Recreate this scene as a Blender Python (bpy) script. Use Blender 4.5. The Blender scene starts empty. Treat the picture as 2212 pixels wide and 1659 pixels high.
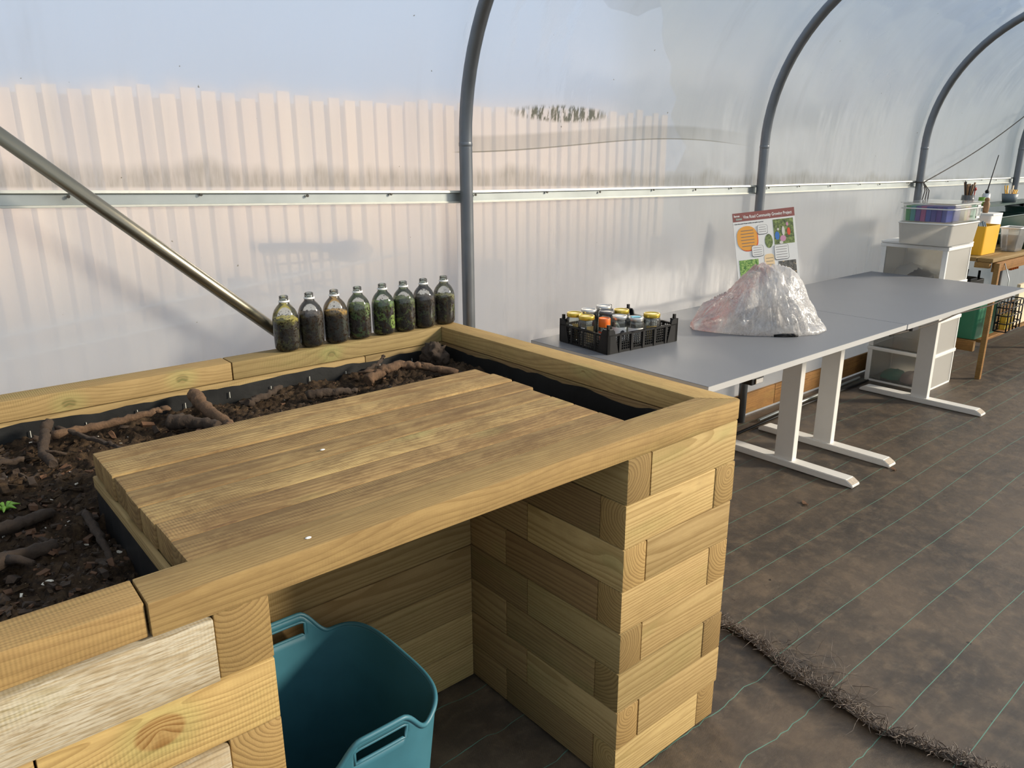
import bpy, bmesh, math, random
from mathutils import Vector, Matrix, noise
random.seed(7)
scene = bpy.context.scene
COL = scene.collection
PI = math.pi

# ------------------------------------------------------------------ camera
CAM = Vector((-1.4484, -0.9197, 1.3747)); YAW, PITCH, ROLL, FPX = 0.70158, 0.29062, -0.00284, 1648.8
fw = Vector((math.sin(YAW)*math.cos(PITCH), math.cos(YAW)*math.cos(PITCH), -math.sin(PITCH)))
rt = Vector((math.cos(YAW), -math.sin(YAW), 0)); up = rt.cross(fw)
r2 = math.cos(ROLL)*rt + math.sin(ROLL)*up; u2 = -math.sin(ROLL)*rt + math.cos(ROLL)*up
cd = bpy.data.cameras.new('camera'); cam = bpy.data.objects.new('camera', cd); COL.objects.link(cam)
cam.matrix_world = Matrix((( r2.x, u2.x, -fw.x, CAM.x), (r2.y, u2.y, -fw.y, CAM.y), (r2.z, u2.z, -fw.z, CAM.z), (0,0,0,1)))
cd.sensor_width = 36; cd.lens = FPX*36/2212; cd.clip_start = .02; cd.clip_end = 200
scene.camera = cam

# ------------------------------------------------------------------ world, sun, exposure
w = bpy.data.worlds.new('world'); scene.world = w; w.use_nodes = True
bg = w.node_tree.nodes['Background']; bg.inputs[0].default_value = (.62, .78, 1.0, 1); bg.inputs[1].default_value = 1.12
sd = bpy.data.lights.new('sun', 'SUN'); sd.energy = 12.5; sd.angle = math.radians(9); sd.color = (1, .88, .71)
sun = bpy.data.objects.new('sun', sd); COL.objects.link(sun)
SUN = Vector((.70, -.64, .36))
sun.rotation_euler = SUN.to_track_quat('Z', 'Y').to_euler(); sun.location = (6, -6, 5)
scene.view_settings.view_transform = 'Standard'; scene.view_settings.look = 'None'
scene.view_settings.gamma = 1; scene.view_settings.exposure = -.18; scene.view_settings.use_curve_mapping = False
scene.render.engine = 'CYCLES'
cy = scene.cycles
cy.use_denoising = True; cy.max_bounces = 9; cy.diffuse_bounces = 4; cy.glossy_bounces = 3; cy.transmission_bounces = 6
cy.transparent_max_bounces = 24; cy.caustics_reflective = False; cy.caustics_refractive = False; cy.sample_clamp_indirect = 6

# ------------------------------------------------------------------ node helpers
def srgb(h):
    h = h.lstrip('#'); c = [int(h[i:i+2], 16)/255 for i in (0, 2, 4)]
    return tuple([x/12.92 if x <= .04045 else ((x+.055)/1.055)**2.4 for x in c]+[1.0])
class NT:
    def __init__(s, name):
        s.m = bpy.data.materials.new(name); s.m.use_nodes = True; s.t = s.m.node_tree
        s.t.nodes.clear(); s.out = s.n('ShaderNodeOutputMaterial')
    def n(s, ty, **kw):
        nd = s.t.nodes.new(ty)
        for k, v in kw.items(): setattr(nd, k, v)
        return nd
    def put(s, sock, v):
        if v is None: return
        if isinstance(v, bpy.types.NodeSocket): s.t.links.new(v, sock)
        else:
            try: sock.default_value = v
            except Exception: sock.default_value = tuple(v)[:3]
    def math(s, op, a, b=None, c=None, clamp=False):
        nd = s.n('ShaderNodeMath', operation=op, use_clamp=clamp); s.put(nd.inputs[0], a); s.put(nd.inputs[1], b); s.put(nd.inputs[2], c); return nd.outputs[0]
    def vmath(s, op, a, b=None, sc=None):
        nd = s.n('ShaderNodeVectorMath', operation=op); s.put(nd.inputs[0], a); s.put(nd.inputs[1], b)
        if sc is not None: s.put(nd.inputs['Scale'], sc)
        return nd.outputs['Value'] if op in ('LENGTH', 'DISTANCE', 'DOT_PRODUCT') else nd.outputs[0]
    def mix(s, f, a, b, blend='MIX'):
        nd = s.n('ShaderNodeMix', data_type='RGBA', blend_type=blend); s.put(nd.inputs[0], f); s.put(nd.inputs[6], a); s.put(nd.inputs[7], b); return nd.outputs[2]
    def mixsh(s, f, a, b):
        nd = s.n('ShaderNodeMixShader'); s.put(nd.inputs[0], f); s.put(nd.inputs[1], a); s.put(nd.inputs[2], b); return nd.outputs[0]
    def noise(s, vec, scale, detail=3, rough=.5, dist=0):
        nd = s.n('ShaderNodeTexNoise'); s.put(nd.inputs['Vector'], vec); nd.inputs['Scale'].default_value = scale
        nd.inputs['Detail'].default_value = detail; nd.inputs['Roughness'].default_value = rough; nd.inputs['Distortion'].default_value = dist
        return nd.outputs['Fac']
    def ramp(s, f, lo, hi):   # smooth 0..1
        nd = s.n('ShaderNodeMapRange', interpolation_type='SMOOTHSTEP'); s.put(nd.inputs[0], f); s.put(nd.inputs[1], lo); s.put(nd.inputs[2], hi); return nd.outputs[0]
    def obj(s): return s.n('ShaderNodeTexCoord').outputs['Object']
    def rand(s): return s.n('ShaderNodeObjectInfo').outputs['Random']
    def scale(s, v, xyz): return s.vmath('MULTIPLY', v, xyz)
    def sep(s, v):
        nd = s.n('ShaderNodeSeparateXYZ'); s.put(nd.inputs[0], v); return nd.outputs
    def comb(s, x, y, z):
        nd = s.n('ShaderNodeCombineXYZ'); s.put(nd.inputs[0], x); s.put(nd.inputs[1], y); s.put(nd.inputs[2], z); return nd.outputs[0]
    def bump(s, h, strength=.3, dist=.002):
        nd = s.n('ShaderNodeBump'); s.put(nd.inputs['Height'], h); nd.inputs['Strength'].default_value = strength; nd.inputs['Distance'].default_value = dist; return nd.outputs[0]
    def bsdf(s, col, rough=.5, metal=0, normal=None, spec=.5, **kw):
        nd = s.n('ShaderNodeBsdfPrincipled'); s.put(nd.inputs['Base Color'], col); s.put(nd.inputs['Roughness'], rough)
        s.put(nd.inputs['Metallic'], metal); s.put(nd.inputs['Normal'], normal); s.put(nd.inputs['Specular IOR Level'], spec)
        for k, v in kw.items(): s.put(nd.inputs[k], v)
        return nd.outputs[0]
    def done(s, sh): s.put(s.out.inputs[0], sh); return s.m

def simple(name, hexc, rough=.5, metal=0, var=.12, nscale=30, spec=.5, bump=0):
    t = NT(name); o = t.obj(); c = srgb(hexc)
    n = t.noise(o, nscale, 4, .6)
    col = t.mix(n, tuple([x*(1-var) for x in c[:3]]+[1]), tuple([min(1, x*(1+var)) for x in c[:3]]+[1]))
    rr = t.math('MULTIPLY_ADD', n, .12, rough-.06)
    nm = t.bump(n, bump, .002) if bump else None
    return t.done(t.bsdf(col, rr, metal, nm, spec))

def wood(name, light, dark, contrast=.55, green=.25, stain=0.14, white=0.0, ring=.0075, knots=(), knotcol='#6b4a1e', rough=.72):
    t = NT(name); o = t.obj(); rnd = t.rand()
    r_a = t.math('FRACT', t.math('MULTIPLY', rnd, 17.31)); r_b = t.math('FRACT', t.math('MULTIPLY', rnd, 51.7)); r_c = t.math('FRACT', t.math('MULTIPLY', rnd, 91.3))
    off = t.comb(t.math('MULTIPLY', rnd, 60), t.math('MULTIPLY_ADD', r_a, .10, -.05), t.math('MULTIPLY_ADD', r_b, .06, -.075))
    p = t.vmath('ADD', o, off)
    slow = t.scale(p, (1.3, 7, 7)); wn = t.noise(slow, 1.1, 2, .5)
    s = t.sep(p)
    rr = t.math('SQRT', t.math('ADD', t.math('MULTIPLY', s[1], s[1]), t.math('MULTIPLY', s[2], s[2])))
    rr = t.math('MULTIPLY_ADD', wn, .04, rr)
    # knots: voronoi cells far apart plus the given ones
    vo = t.n('ShaderNodeTexVoronoi'); t.put(vo.inputs['Vector'], t.scale(p, (2.6, 6, 6))); vo.inputs['Scale'].default_value = 1.0
    kd = t.math('MULTIPLY', vo.outputs['Distance'], .17)
    kd = t.math('ADD', kd, .0172)
    for (kx, ky, kz, kr) in knots:
        d = t.vmath('LENGTH', t.vmath('MULTIPLY', t.vmath('SUBTRACT', o, (kx, ky, kz)), (.75, 1, 1)))
        kd = t.math('MINIMUM', kd, t.math('SUBTRACT', d, kr-.016))
    pull = t.math('EXPONENT', t.math('MULTIPLY', kd, -30.0))
    rr = t.math('MULTIPLY_ADD', pull, .028, rr)
    fib = t.noise(t.scale(p, (5, 420, 420)), 1, 2, .6)
    fib2 = t.noise(t.scale(p, (10, 110, 110)), 1, 4, .7)
    rr = t.math('MULTIPLY_ADD', fib2, .0016, rr)
    rr = t.math('MULTIPLY_ADD', t.noise(t.comb(t.math('MULTIPLY', rr, 60), 0, 0), 1, 2), .012, rr)
    fr_ = t.math('FRACT', t.math('DIVIDE', rr, ring))
    ringv = t.math('MULTIPLY', t.ramp(fr_, .25, .92), t.ramp(fr_, 1.0, .93))
    f = t.math('ADD', t.math('MULTIPLY', ringv, contrast*1.05), t.math('MULTIPLY', t.math('SUBTRACT', fib, .5), .55), clamp=True)
    col = t.mix(f, srgb(light), srgb(dark))
    col = t.mix(t.math('MULTIPLY', t.ramp(fib2, .35, .8), .35), col, srgb(dark), 'MIX')
    big = t.noise(t.scale(p, (2.2, 9, 9)), 1.1, 3, .6)
    col = t.mix(t.math('MULTIPLY', t.ramp(big, .52, .8), green), col, srgb('#7d8a4c'))
    warm = t.mix(r_c, (1.05, 1.0, .92, 1), (.90, .80, .74, 1)); col = t.mix(1, col, warm, 'MULTIPLY')
    val = t.math('MULTIPLY_ADD', r_a, .42, .70); col = t.mix(1, col, t.comb(val, val, val), 'MULTIPLY')
    kn = t.ramp(kd, .0225, .0165)
    col = t.mix(t.math('MULTIPLY', t.math('MULTIPLY', kn, t.math('MULTIPLY_ADD', ringv, .5, .5)), .85), col, srgb(knotcol))
    halo = t.math('MULTIPLY', t.ramp(kd, .05, .02), t.math('SUBTRACT', 1, kn)); 
    col = t.mix(t.math('MULTIPLY', halo, .22), col, srgb('#8aa060'))
    # end grain is darker and rougher
    on = t.n('ShaderNodeTexCoord').outputs['Normal']; ax = t.math('ABSOLUTE', t.sep(on)[0])
    endf = t.ramp(ax, .7, .9)
    ecol = t.mix(1, t.mix(t.math('MULTIPLY', ringv, .6), srgb('#9c8050'), srgb('#644a28')), t.comb(val, val, val), 'MULTIPLY')
    col = t.mix(t.math('MULTIPLY', endf, .8 if not white else .6), col, ecol)
    if stain:
        sn = t.noise(t.scale(o, (6, 11, 11)), 1.3, 7, .78, .4); sn = t.math('ADD', sn, t.math('MULTIPLY', t.math('SUBTRACT', rnd, .5), .12)); sm = t.ramp(sn, .36, .68)
        col = t.mix(t.math('MULTIPLY', sm, stain), col, srgb('#5c4229'))
        sp = t.noise(t.scale(p, (9, 40, 40)), 1.5, 4, .6); col = t.mix(t.math('MULTIPLY', t.ramp(sp, .64, .74), stain*.8), col, srgb('#4a2d24'))
    if white:
        wn2 = t.noise(t.scale(p, (22, 320, 320)), 1, 3, .8); wm = t.ramp(wn2, .64, .40)
        wb = t.ramp(t.noise(t.scale(p, (7, 20, 20)), 1, 4, .7), .70, .45)
        col = t.mix(t.math('MULTIPLY', t.math('MULTIPLY', wm, wb), white), col, srgb('#b8b09c'))
    saw = t.math('MULTIPLY', t.math('SINE', t.math('MULTIPLY_ADD', t.noise(t.scale(p, (3, 6, 6)), 1, 2), 12, t.math('MULTIPLY', t.sep(o)[0], 1300))), t.ramp(big, .42, .7))
    col = t.mix(t.math('MULTIPLY', t.math('MULTIPLY_ADD', saw, .5, .5), .09), col, srgb(dark))
    hgt = t.math('ADD', t.math('ADD', t.math('MULTIPLY', fib, .7), t.math('MULTIPLY', ringv, .4)), t.math('MULTIPLY', saw, .25))
    return t.done(t.bsdf(col, rough, 0, t.bump(hgt, .45, .0012), .25))

M = {}
M['pine'] = wood('treated_pine', '#bca878', '#8a7346')
M['pine_side'] = wood('treated_pine_brown', '#a08a60', '#6e573a', green=.35)
M['pine_cap'] = wood('treated_pine_cap', '#b8a06c', '#8d744a', contrast=.45, green=.18, stain=.25, ring=.006)
M['pine_back'] = wood('treated_pine_green_knots', '#a8976a', '#7b6a44', contrast=.4, green=.35, ring=.008,
                      knots=((.62, -.035, .004, .008), (.36, -.036, -.006, .008), (-.05, -.036, .0, .006)), knotcol='#5f6238')
M['pine_knot'] = wood('treated_pine_big_knot', '#bea872', '#8b7246', green=.3, knots=((-.012, -.036, .012, .02),), knotcol='#7a5426')
M['white_wood'] = wood('whitewashed_pine', '#a2957a', '#71644a', white=.92, green=.1)
M['worktop'] = wood('stained_worktop_pine', '#b09a6a', '#765f40', contrast=.5, green=.05, stain=.66, ring=.010)
M['old_wood'] = wood('old_orange_pine', '#a8804a', '#5e4020', stain=.4)
M['galv'] = simple('galvanised_steel', '#74787c', .42, .8, .16, 14)
M['galv2'] = simple('bright_galvanised_steel', '#8a8474', .3, .9, .2, 10)
M['alu'] = simple('aluminium', '#b9beba', .38, .75, .12, 9)
M['alu_w'] = simple('aluminium_lip', '#dcdcd0', .45, .3, .12, 40)
M['screw'] = simple('screw_steel', '#55524c', .4, .8)
M['black'] = simple('black_plastic', '#101113', .5, 0, .2, 60, spec=.3)
M['lid_gold'] = simple('gold_lid', '#c2a845', .3, .75, .1)
M['lid_silver'] = simple('silver_lid', '#bdbebd', .3, .8, .1)
M['lid_dark'] = simple('dark_grey_lid', '#55565a', .35, .6, .1)
M['white_metal'] = simple('white_powder_coat', '#dedcd6', .4, 0, .04, 20)
M['scuff'] = simple('scuffed_white', '#a89c8c', .6, 0, .5, 90)
M['white_plastic'] = simple('white_plastic', '#e9e8e3', .4, 0, .04)
M['yellow'] = simple('yellow_plastic', '#e0a81e', .45, 0, .08, 12)
M['teal'] = simple('teal_plastic', '#326573', .5, 0, .2, 14, bump=.15)
M['dkgreen'] = simple('dark_green_plastic', '#16352e', .35, 0, .15)
M['green'] = simple('green_plastic', '#2c7455', .5, 0, .12)
M['liner'] = simple('black_liner_film', '#1b1c1c', .45, 0, .35, 18, bump=.6)
M['stick'] = simple('bark', '#35291e', .9, 0, .6, 120, bump=1)
M['stick_pale'] = simple('pale_root', '#59432f', .9, 0, .7, 110, bump=1)
M['chip'] = simple('bark_chip', '#573d29', .9, 0, .5, 120)
M['white_chip'] = simple('pale_chip', '#c9c2b2', .7, 0, .1)
M['orange'] = simple('orange_plastic', '#e06a1c', .4, 0, .08)
M['red'] = simple('red_plastic', '#a8291f', .45)
M['grey_pot'] = simple('grey_pot', '#6d7a80', .5)
M['brush'] = simple('brush_wood', '#8b6844', .6, 0, .4)
M['cord'] = simple('brown_cord', '#3f3832', .8)
M['leaf'] = simple('leaf_green', '#6f9a35', .5, 0, .3)
M['paper'] = simple('white_paper', '#e6e4de', .7, 0, .04)
M['paperbag'] = simple('brown_paper', '#a18a55', .8, 0, .3)
M['blue'] = simple('blue_sticker', '#58b6cf', .5)
M['chrome'] = simple('chrome', '#cfcfcf', .12, 1)
M['pink_cloth'] = simple('pink_cloth', '#b29a98', .9, 0, .3)
M['green_cloth'] = simple('green_cloth', '#2f9479', .9, 0, .3)
M['pale_board'] = simple('pale_board', '#d9c5a4', .6, 0, .05, 5)
M['concrete'] = simple('outside_ground', '#8b8c80', .9, 0, .2, 3)
M['grey_wood'] = simple('grey_post', '#545a66', .8, 0, .2)
M['thread'] = simple('green_thread', '#587e6e', .6, 0, .3, 12)
M['fray'] = simple('frayed_fibre', '#5d5147', .5, 0, .55, 45)

def desktop_mat():
    t = NT('grey_laminate'); o = t.obj(); n = t.noise(o, 3, 4, .6); sp = t.noise(o, 55, 3, .7)
    col = t.mix(n, srgb('#6c6e73'), srgb('#76787b')); col = t.mix(t.math('MULTIPLY', t.ramp(sp, .70, .78), .35), col, srgb('#5a554e'))
    return t.done(t.bsdf(col, t.math('MULTIPLY_ADD', n, .15, .42), 0, t.bump(t.noise(o, 300, 2), .05, .0005), .3))
M['desk'] = desktop_mat(); M['desk_edge'] = simple('desk_edge', '#b5b5b3', .4, 0, .03)

def film(name, clear, gloss=.11, haze=.22, blur=0):
    t = NT(name); o = t.obj(); s = t.sep(o); x, y, z = s[0], s[1], s[2]
    flow = t.noise(t.scale(o, (6, 2, .9)), 1.2, 4, .6); fine = t.noise(t.scale(o, (60, 60, 8)), 1, 3, .7)
    spots = t.noise(o, 48, 2, .5)
    # dirt: trapped grime above the rail, a wavy tide line, algae smear, specks
    lowz = t.math('MULTIPLY_ADD', x, -.024, 1.272)
    dz = t.math('SUBTRACT', z, lowz)
    edge = t.math('MULTIPLY', t.noise(t.scale(o, (3.5, 0, 0)), 1, 3, .6), .16)
    g1 = t.math('MULTIPLY', t.ramp(dz, edge, t.math('SUBTRACT', edge, .05)), t.ramp(dz, 0, .01))
    g1 = t.math('MULTIPLY', g1, t.math('MULTIPLY_ADD', fine, .9, -.05))
    tide = t.math('ADD', t.math('MULTIPLY', t.math('SINE', t.math('MULTIPLY_ADD', x, 2.6, 1.2)), -.028), 1.415)
    td = t.math('SUBTRACT', z, tide)
    band = t.math('MULTIPLY', t.ramp(td, 0, .006), t.ramp(td, .06, .045))
    inbay = t.math('MULTIPLY', t.ramp(x, .15, .2), t.ramp(x, 2.0, 1.5))
    line = t.math('MULTIPLY', t.ramp(t.math('ABSOLUTE', td), .0035, .0012), .9)
    g2 = t.math('MULTIPLY', t.math('ADD', t.math('MULTIPLY', band, t.math('MULTIPLY_ADD', flow, .7, .0)), line), inbay)
    ad = t.vmath('LENGTH', t.vmath('MULTIPLY', t.vmath('SUBTRACT', o, (.66, 1.28, 1.525)), (3.6, 0, 28)))
    alg = t.math('MULTIPLY', t.ramp(ad, 1.0, .6), t.ramp(t.noise(t.scale(o, (60, 1, 14)), 1, 3, .7), .45, .55))
    speck = t.math('MULTIPLY', t.ramp(spots, .775, .80), .8)
    streak = t.math('MULTIPLY', t.ramp(flow, .55, .8), .22)
    dirt = t.math('ADD', t.math('ADD', t.math('MULTIPLY', g1, .9), t.math('MULTIPLY', g2, .8)), t.math('ADD', t.math('MULTIPLY', speck, 1), t.math('MULTIPLY', streak, .6)), clamp=True)
    dcol = t.mix(alg, srgb('#8d8874'), srgb('#4c5228'))
    dirt = t.math('MAXIMUM', dirt, t.math('MULTIPLY', alg, .8))
    nm = t.bump(t.math('ADD', t.noise(t.scale(o, (1.6, .8, .8)), 2.2, 3, .5), t.math('MULTIPLY', fine, .03)), .5, .03)
    tr = t.n('ShaderNodeBsdfTranslucent'); tr.inputs[0].default_value = (.90, .92, .94, 1); t.put(tr.inputs['Normal'], nm)
    df = t.n('ShaderNodeBsdfDiffuse'); df.inputs[0].default_value = (.82, .83, .84, 1)
    tp = t.n('ShaderNodeBsdfTransparent'); tp.inputs[0].default_value = (.96, .96, .96, 1)
    rf = t.n('ShaderNodeBsdfRefraction'); rf.inputs['Roughness'].default_value = .42; rf.inputs['IOR'].default_value = 1.1; rf.inputs[0].default_value = (.97, .97, .97, 1)
    clr = t.mixsh(blur, tp.outputs[0], rf.outputs[0])
    gl = t.n('ShaderNodeBsdfGlossy'); gl.inputs['Roughness'].default_value = .22; gl.inputs[0].default_value = (1, 1, 1, 1); t.put(gl.inputs['Normal'], nm)
    fr = t.n('ShaderNodeFresnel'); fr.inputs[0].default_value = 1.45; t.put(fr.inputs['Normal'], nm)
    haze = t.mixsh(haze, tr.outputs[0], df.outputs[0])
    body = t.mixsh(t.math('MULTIPLY_ADD', flow, -.14, clear+.07), haze, clr)
    dd = t.n('ShaderNodeBsdfDiffuse'); t.put(dd.inputs[0], dcol); dt = t.n('ShaderNodeBsdfTranslucent'); t.put(dt.inputs[0], dcol)
    body = t.mixsh(dirt, body, t.mixsh(.6, dd.outputs[0], dt.outputs[0]))
    return t.done(t.mixsh(t.math('MULTIPLY', fr.outputs[0], gloss), body, gl.outputs[0]))
M['film'] = film('polythene_sheet', .27, blur=.64)
M['film_sun'] = film('polythene_sheet_sunny_side', .62)

def clear_mat(name, tint=(.95, .97, .97, 1), clear=.9, haze=(.8, .8, .78, 1), rough=.05, dirt=0, sheen=.8):
    t = NT(name); o = t.obj()
    tp = t.n('ShaderNodeBsdfTransparent'); tp.inputs[0].default_value = tint
    df = t.n('ShaderNodeBsdfDiffuse'); df.inputs[0].default_value = haze; tl = t.n('ShaderNodeBsdfTranslucent'); tl.inputs[0].default_value = haze
    gl = t.n('ShaderNodeBsdfGlossy'); gl.inputs['Roughness'].default_value = rough; gl.inputs[0].default_value = (1, 1, 1, 1)
    fr = t.n('ShaderNodeFresnel'); fr.inputs[0].default_value = 1.5
    b = t.mixsh(clear, t.mixsh(.5, df.outputs[0], tl.outputs[0]), tp.outputs[0])
    if dirt:
        p = t.vmath('ADD', o, t.comb(t.math('MULTIPLY', t.rand(), 9), 0, 0)); s = t.sep(o)[2]
        n = t.noise(p, 150, 4, .6, .4); k = t.ramp(s, .135, .07); th = t.math('MULTIPLY_ADD', k, -.12, .66)
        mk = t.math('MULTIPLY', t.ramp(n, th, t.math('ADD', th, .03)), dirt)
        dd = t.n('ShaderNodeBsdfDiffuse'); dd.inputs[0].default_value = srgb('#2a2119'); b = t.mixsh(mk, b, dd.outputs[0])
    return t.done(t.mixsh(t.math('MULTIPLY', fr.outputs[0], sheen), b, gl.outputs[0]))
M['pet'] = clear_mat('clear_bottle_plastic', (.93, .94, .92, 1), .955, rough=.04, dirt=.9, sheen=1)
M['glass'] = clear_mat('jar_glass', (.86, .90, .87, 1), .88, rough=.03, sheen=1)
M['frosted'] = clear_mat('frosted_plastic', (.95, .94, .9, 1), .34, (.95, .93, .87, 1), .25)
M['casebox'] = clear_mat('clear_case_box_plastic', (.97, .97, .97, 1), .93, (.9, .9, .9, 1), .1, sheen=.5)
M['clearbox'] = clear_mat('clear_box_plastic', (.93, .93, .92, 1), .84, (.85, .85, .85, 1), .12)
M['frost_rim'] = simple('milky_plastic', '#d9d8d2', .35, 0, .05)

def contents_mat(name, base, tops, patch, pcol):
    t = NT(name); o = t.obj(); s = t.sep(o)[2]
    n = t.noise(o, 70, 5, .7, .8); n2 = t.noise(t.vmath('ADD', o, (patch, 0, 0)), 32, 3, .6, .5)
    c = t.mix(t.ramp(n, .38, .8), srgb('#0d0a07'), srgb(base))
    c = t.mix(t.math('MULTIPLY', t.ramp(n2, .52, .58), .85), c, srgb(pcol))
    zz = t.math('ADD', s, t.math('MULTIPLY', t.math('SUBTRACT', n2, .5), .03))
    c = t.mix(t.math('MULTIPLY', t.ramp(zz, .074, .09), t.ramp(n, .3, .55)), c, srgb(tops))
    return t.done(t.bsdf(c, .7, 0, t.bump(n, .8, .002)))

def soil_mat():
    t = NT('dark_soil'); o = t.obj(); n = t.noise(o, 60, 6, .72); n2 = t.noise(o, 9, 4, .6)
    c = t.mix(t.ramp(n, .3, .75), srgb('#17110c'), srgb('#54432f')); c = t.mix(t.math('MULTIPLY', n2, .5), c, srgb('#2a1d14'))
    sp = t.noise(o, 210, 2, .5); c = t.mix(t.math('MULTIPLY', t.ramp(sp, .70, .74), .8), c, srgb('#8a7558'))
    return t.done(t.bsdf(c, .9, 0, t.bump(n, 1, .006), .2))
M['soil'] = soil_mat()

def floor_mat():
    t = NT('woven_ground_cover'); o = t.obj()
    n = t.noise(t.scale(o, (1.0, 1.5, 1)), 1.7, 5, .62, .5); n2 = t.noise(o, 14, 5, .7); st = t.noise(t.scale(o, (14, 34, 1)), 1, 5, .75)
    c = t.mix(t.ramp(n, .3, .72), srgb('#37322d'), srgb('#594d40')); c = t.mix(t.math('MULTIPLY', t.ramp(n2, .4, .75), .45), c, srgb('#7a6853'))
    c = t.mix(t.math('MULTIPLY', t.ramp(st, .5, .8), .25), c, srgb('#8b7d68'))
    sp = t.noise(o, 24, 2, .4); c = t.mix(t.math('MULTIPLY', t.ramp(sp, .765, .78), .9), c, srgb('#241c15'))
    wv = t.math('MULTIPLY', t.math('SINE', t.math('MULTIPLY', t.sep(o)[0], 2100)), t.math('SINE', t.math('MULTIPLY', t.sep(o)[1], 2100)))
    h = t.math('ADD', t.math('MULTIPLY', n2, 1), t.math('MULTIPLY', wv, .06))
    return t.done(t.bsdf(c, t.math('MULTIPLY_ADD', n2, .25, .38), 0, t.bump(h, .5, .006), .45))
M['floor'] = floor_mat()

def fence_mat():
    t = NT('pale_fence_board'); o = t.obj(); n = t.noise(t.scale(o, (30, 30, 3)), 1, 4, .6); r = t.rand()
    c = t.mix(n, srgb('#cbab8c'), srgb('#e6d2b2')); c = t.mix(t.math('MULTIPLY', r, .5), c, srgb('#bf9f86'))
    return t.done(t.bsdf(c, .8))
M['fence'] = fence_mat(); M['fence_gap'] = simple('fence_back', '#a39c9e', .9)

def bag_mat():
    t = NT('crinkled_bag_plastic'); o = t.obj()
    n = t.noise(t.scale(o, (6, 6, 4)), 1.2, 3, .55, 1.2); s = t.sep(o)
    dx = t.math('SUBTRACT', s[0], .01); dz = t.math('SUBTRACT', .29, s[2]); ang = t.math('ARCTAN2', dx, dz); rad = t.vmath('LENGTH', t.comb(dx, s[1], dz))
    ang2 = t.math('ARCTAN2', s[1], dz)
    rv = t.comb(t.math('MULTIPLY_ADD', n, .5, t.math('MULTIPLY', ang, 4.5)), t.math('MULTIPLY', ang2, 4.5), t.math('MULTIPLY', rad, 5))
    n2 = t.noise(rv, 1.5, 3, .55, .7); n3 = t.noise(rv, 4.2, 3, .6, .8); d = t.math('ADD', t.math('MULTIPLY', s[0], .75), t.math('MULTIPLY', s[2], -.62))
    d = t.math('MULTIPLY_ADD', n, .05, d)
    band = t.math('MULTIPLY', t.ramp(d, -.255, -.205), t.ramp(d, -.10, -.155)); band = t.math('MULTIPLY', band, t.ramp(n2, .3, .62))
    col = t.mix(t.math('MULTIPLY', band, .62), (.97, .96, .95, 1), srgb('#e2635a'))
    cr1 = t.ramp(t.math('ABSOLUTE', t.math('SUBTRACT', n3, .5)), .03, .0); cr2 = t.ramp(t.math('ABSOLUTE', t.math('SUBTRACT', n, .52)), .02, .0); cr = t.math('MAXIMUM', cr1, cr2)
    nm = t.bump(t.math('ADD', t.math('ADD', t.math('MULTIPLY', n, 1.2), t.math('MULTIPLY', n2, .5)), t.math('ADD', t.math('MULTIPLY', cr, .05), t.math('MULTIPLY', n3, .22))), .9, .03)
    tp = t.n('ShaderNodeBsdfTransparent'); tp.inputs[0].default_value = (.97, .96, .95, 1)
    df = t.n('ShaderNodeBsdfDiffuse'); t.put(df.inputs[0], col)
    tl = t.n('ShaderNodeBsdfTranslucent'); t.put(tl.inputs[0], col)
    gl = t.n('ShaderNodeBsdfGlossy'); gl.inputs['Roughness'].default_value = .16; gl.inputs[0].default_value = (1, 1, 1, 1); t.put(gl.inputs['Normal'], nm)
    b = t.mixsh(t.math('ADD', t.math('MULTIPLY', cr, -.5), t.math('MULTIPLY_ADD', n2, .45, .26), clamp=True), t.mixsh(.68, df.outputs[0], tl.outputs[0]), tp.outputs[0])  # crease streaks made opaque white, highlights painted into the plastic
    fr = t.n('ShaderNodeFresnel'); fr.inputs[0].default_value = 1.5; t.put(fr.inputs['Normal'], nm)
    return t.done(t.mixsh(t.math('MULTIPLY_ADD', fr.outputs[0], .55, .05), b, gl.outputs[0]))
M['bag'] = bag_mat()

def photo_mat(name, a, b, c, sc=60):
    t = NT(name); o = t.obj(); n = t.noise(o, sc, 4, .7); n2 = t.noise(o, sc*.6, 2)
    col = t.mix(t.ramp(n, .35, .65), srgb(a), srgb(b)); col = t.mix(t.ramp(n2, .58, .66), col, srgb(c)); return t.done(t.bsdf(col, .4))
M['photo_green'] = photo_mat('printed_garden_photo', '#3d4a26', '#8b9b55', '#5c6a3a')
M['photo_grass'] = photo_mat('printed_grass_photo', '#3f7a2c', '#a9c46b', '#23401c', 90)
M['photo_dark'] = photo_mat('printed_dark_photo', '#3a3833', '#77736a', '#b9a27e', 80)
for k, h in dict(ban='#8e5149', ora='#e9a23f', rd='#d8562f', grytext='#777068', drk='#3a3a3c', peach='#efd0a0', logog='#7c8a7a', hat='#d6cfc4', bl='#3b72b8', pk='#c98fa8', or2='#d8502c').items(): M[k] = simple('print_'+k, h, .45, 0, .03)

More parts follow.
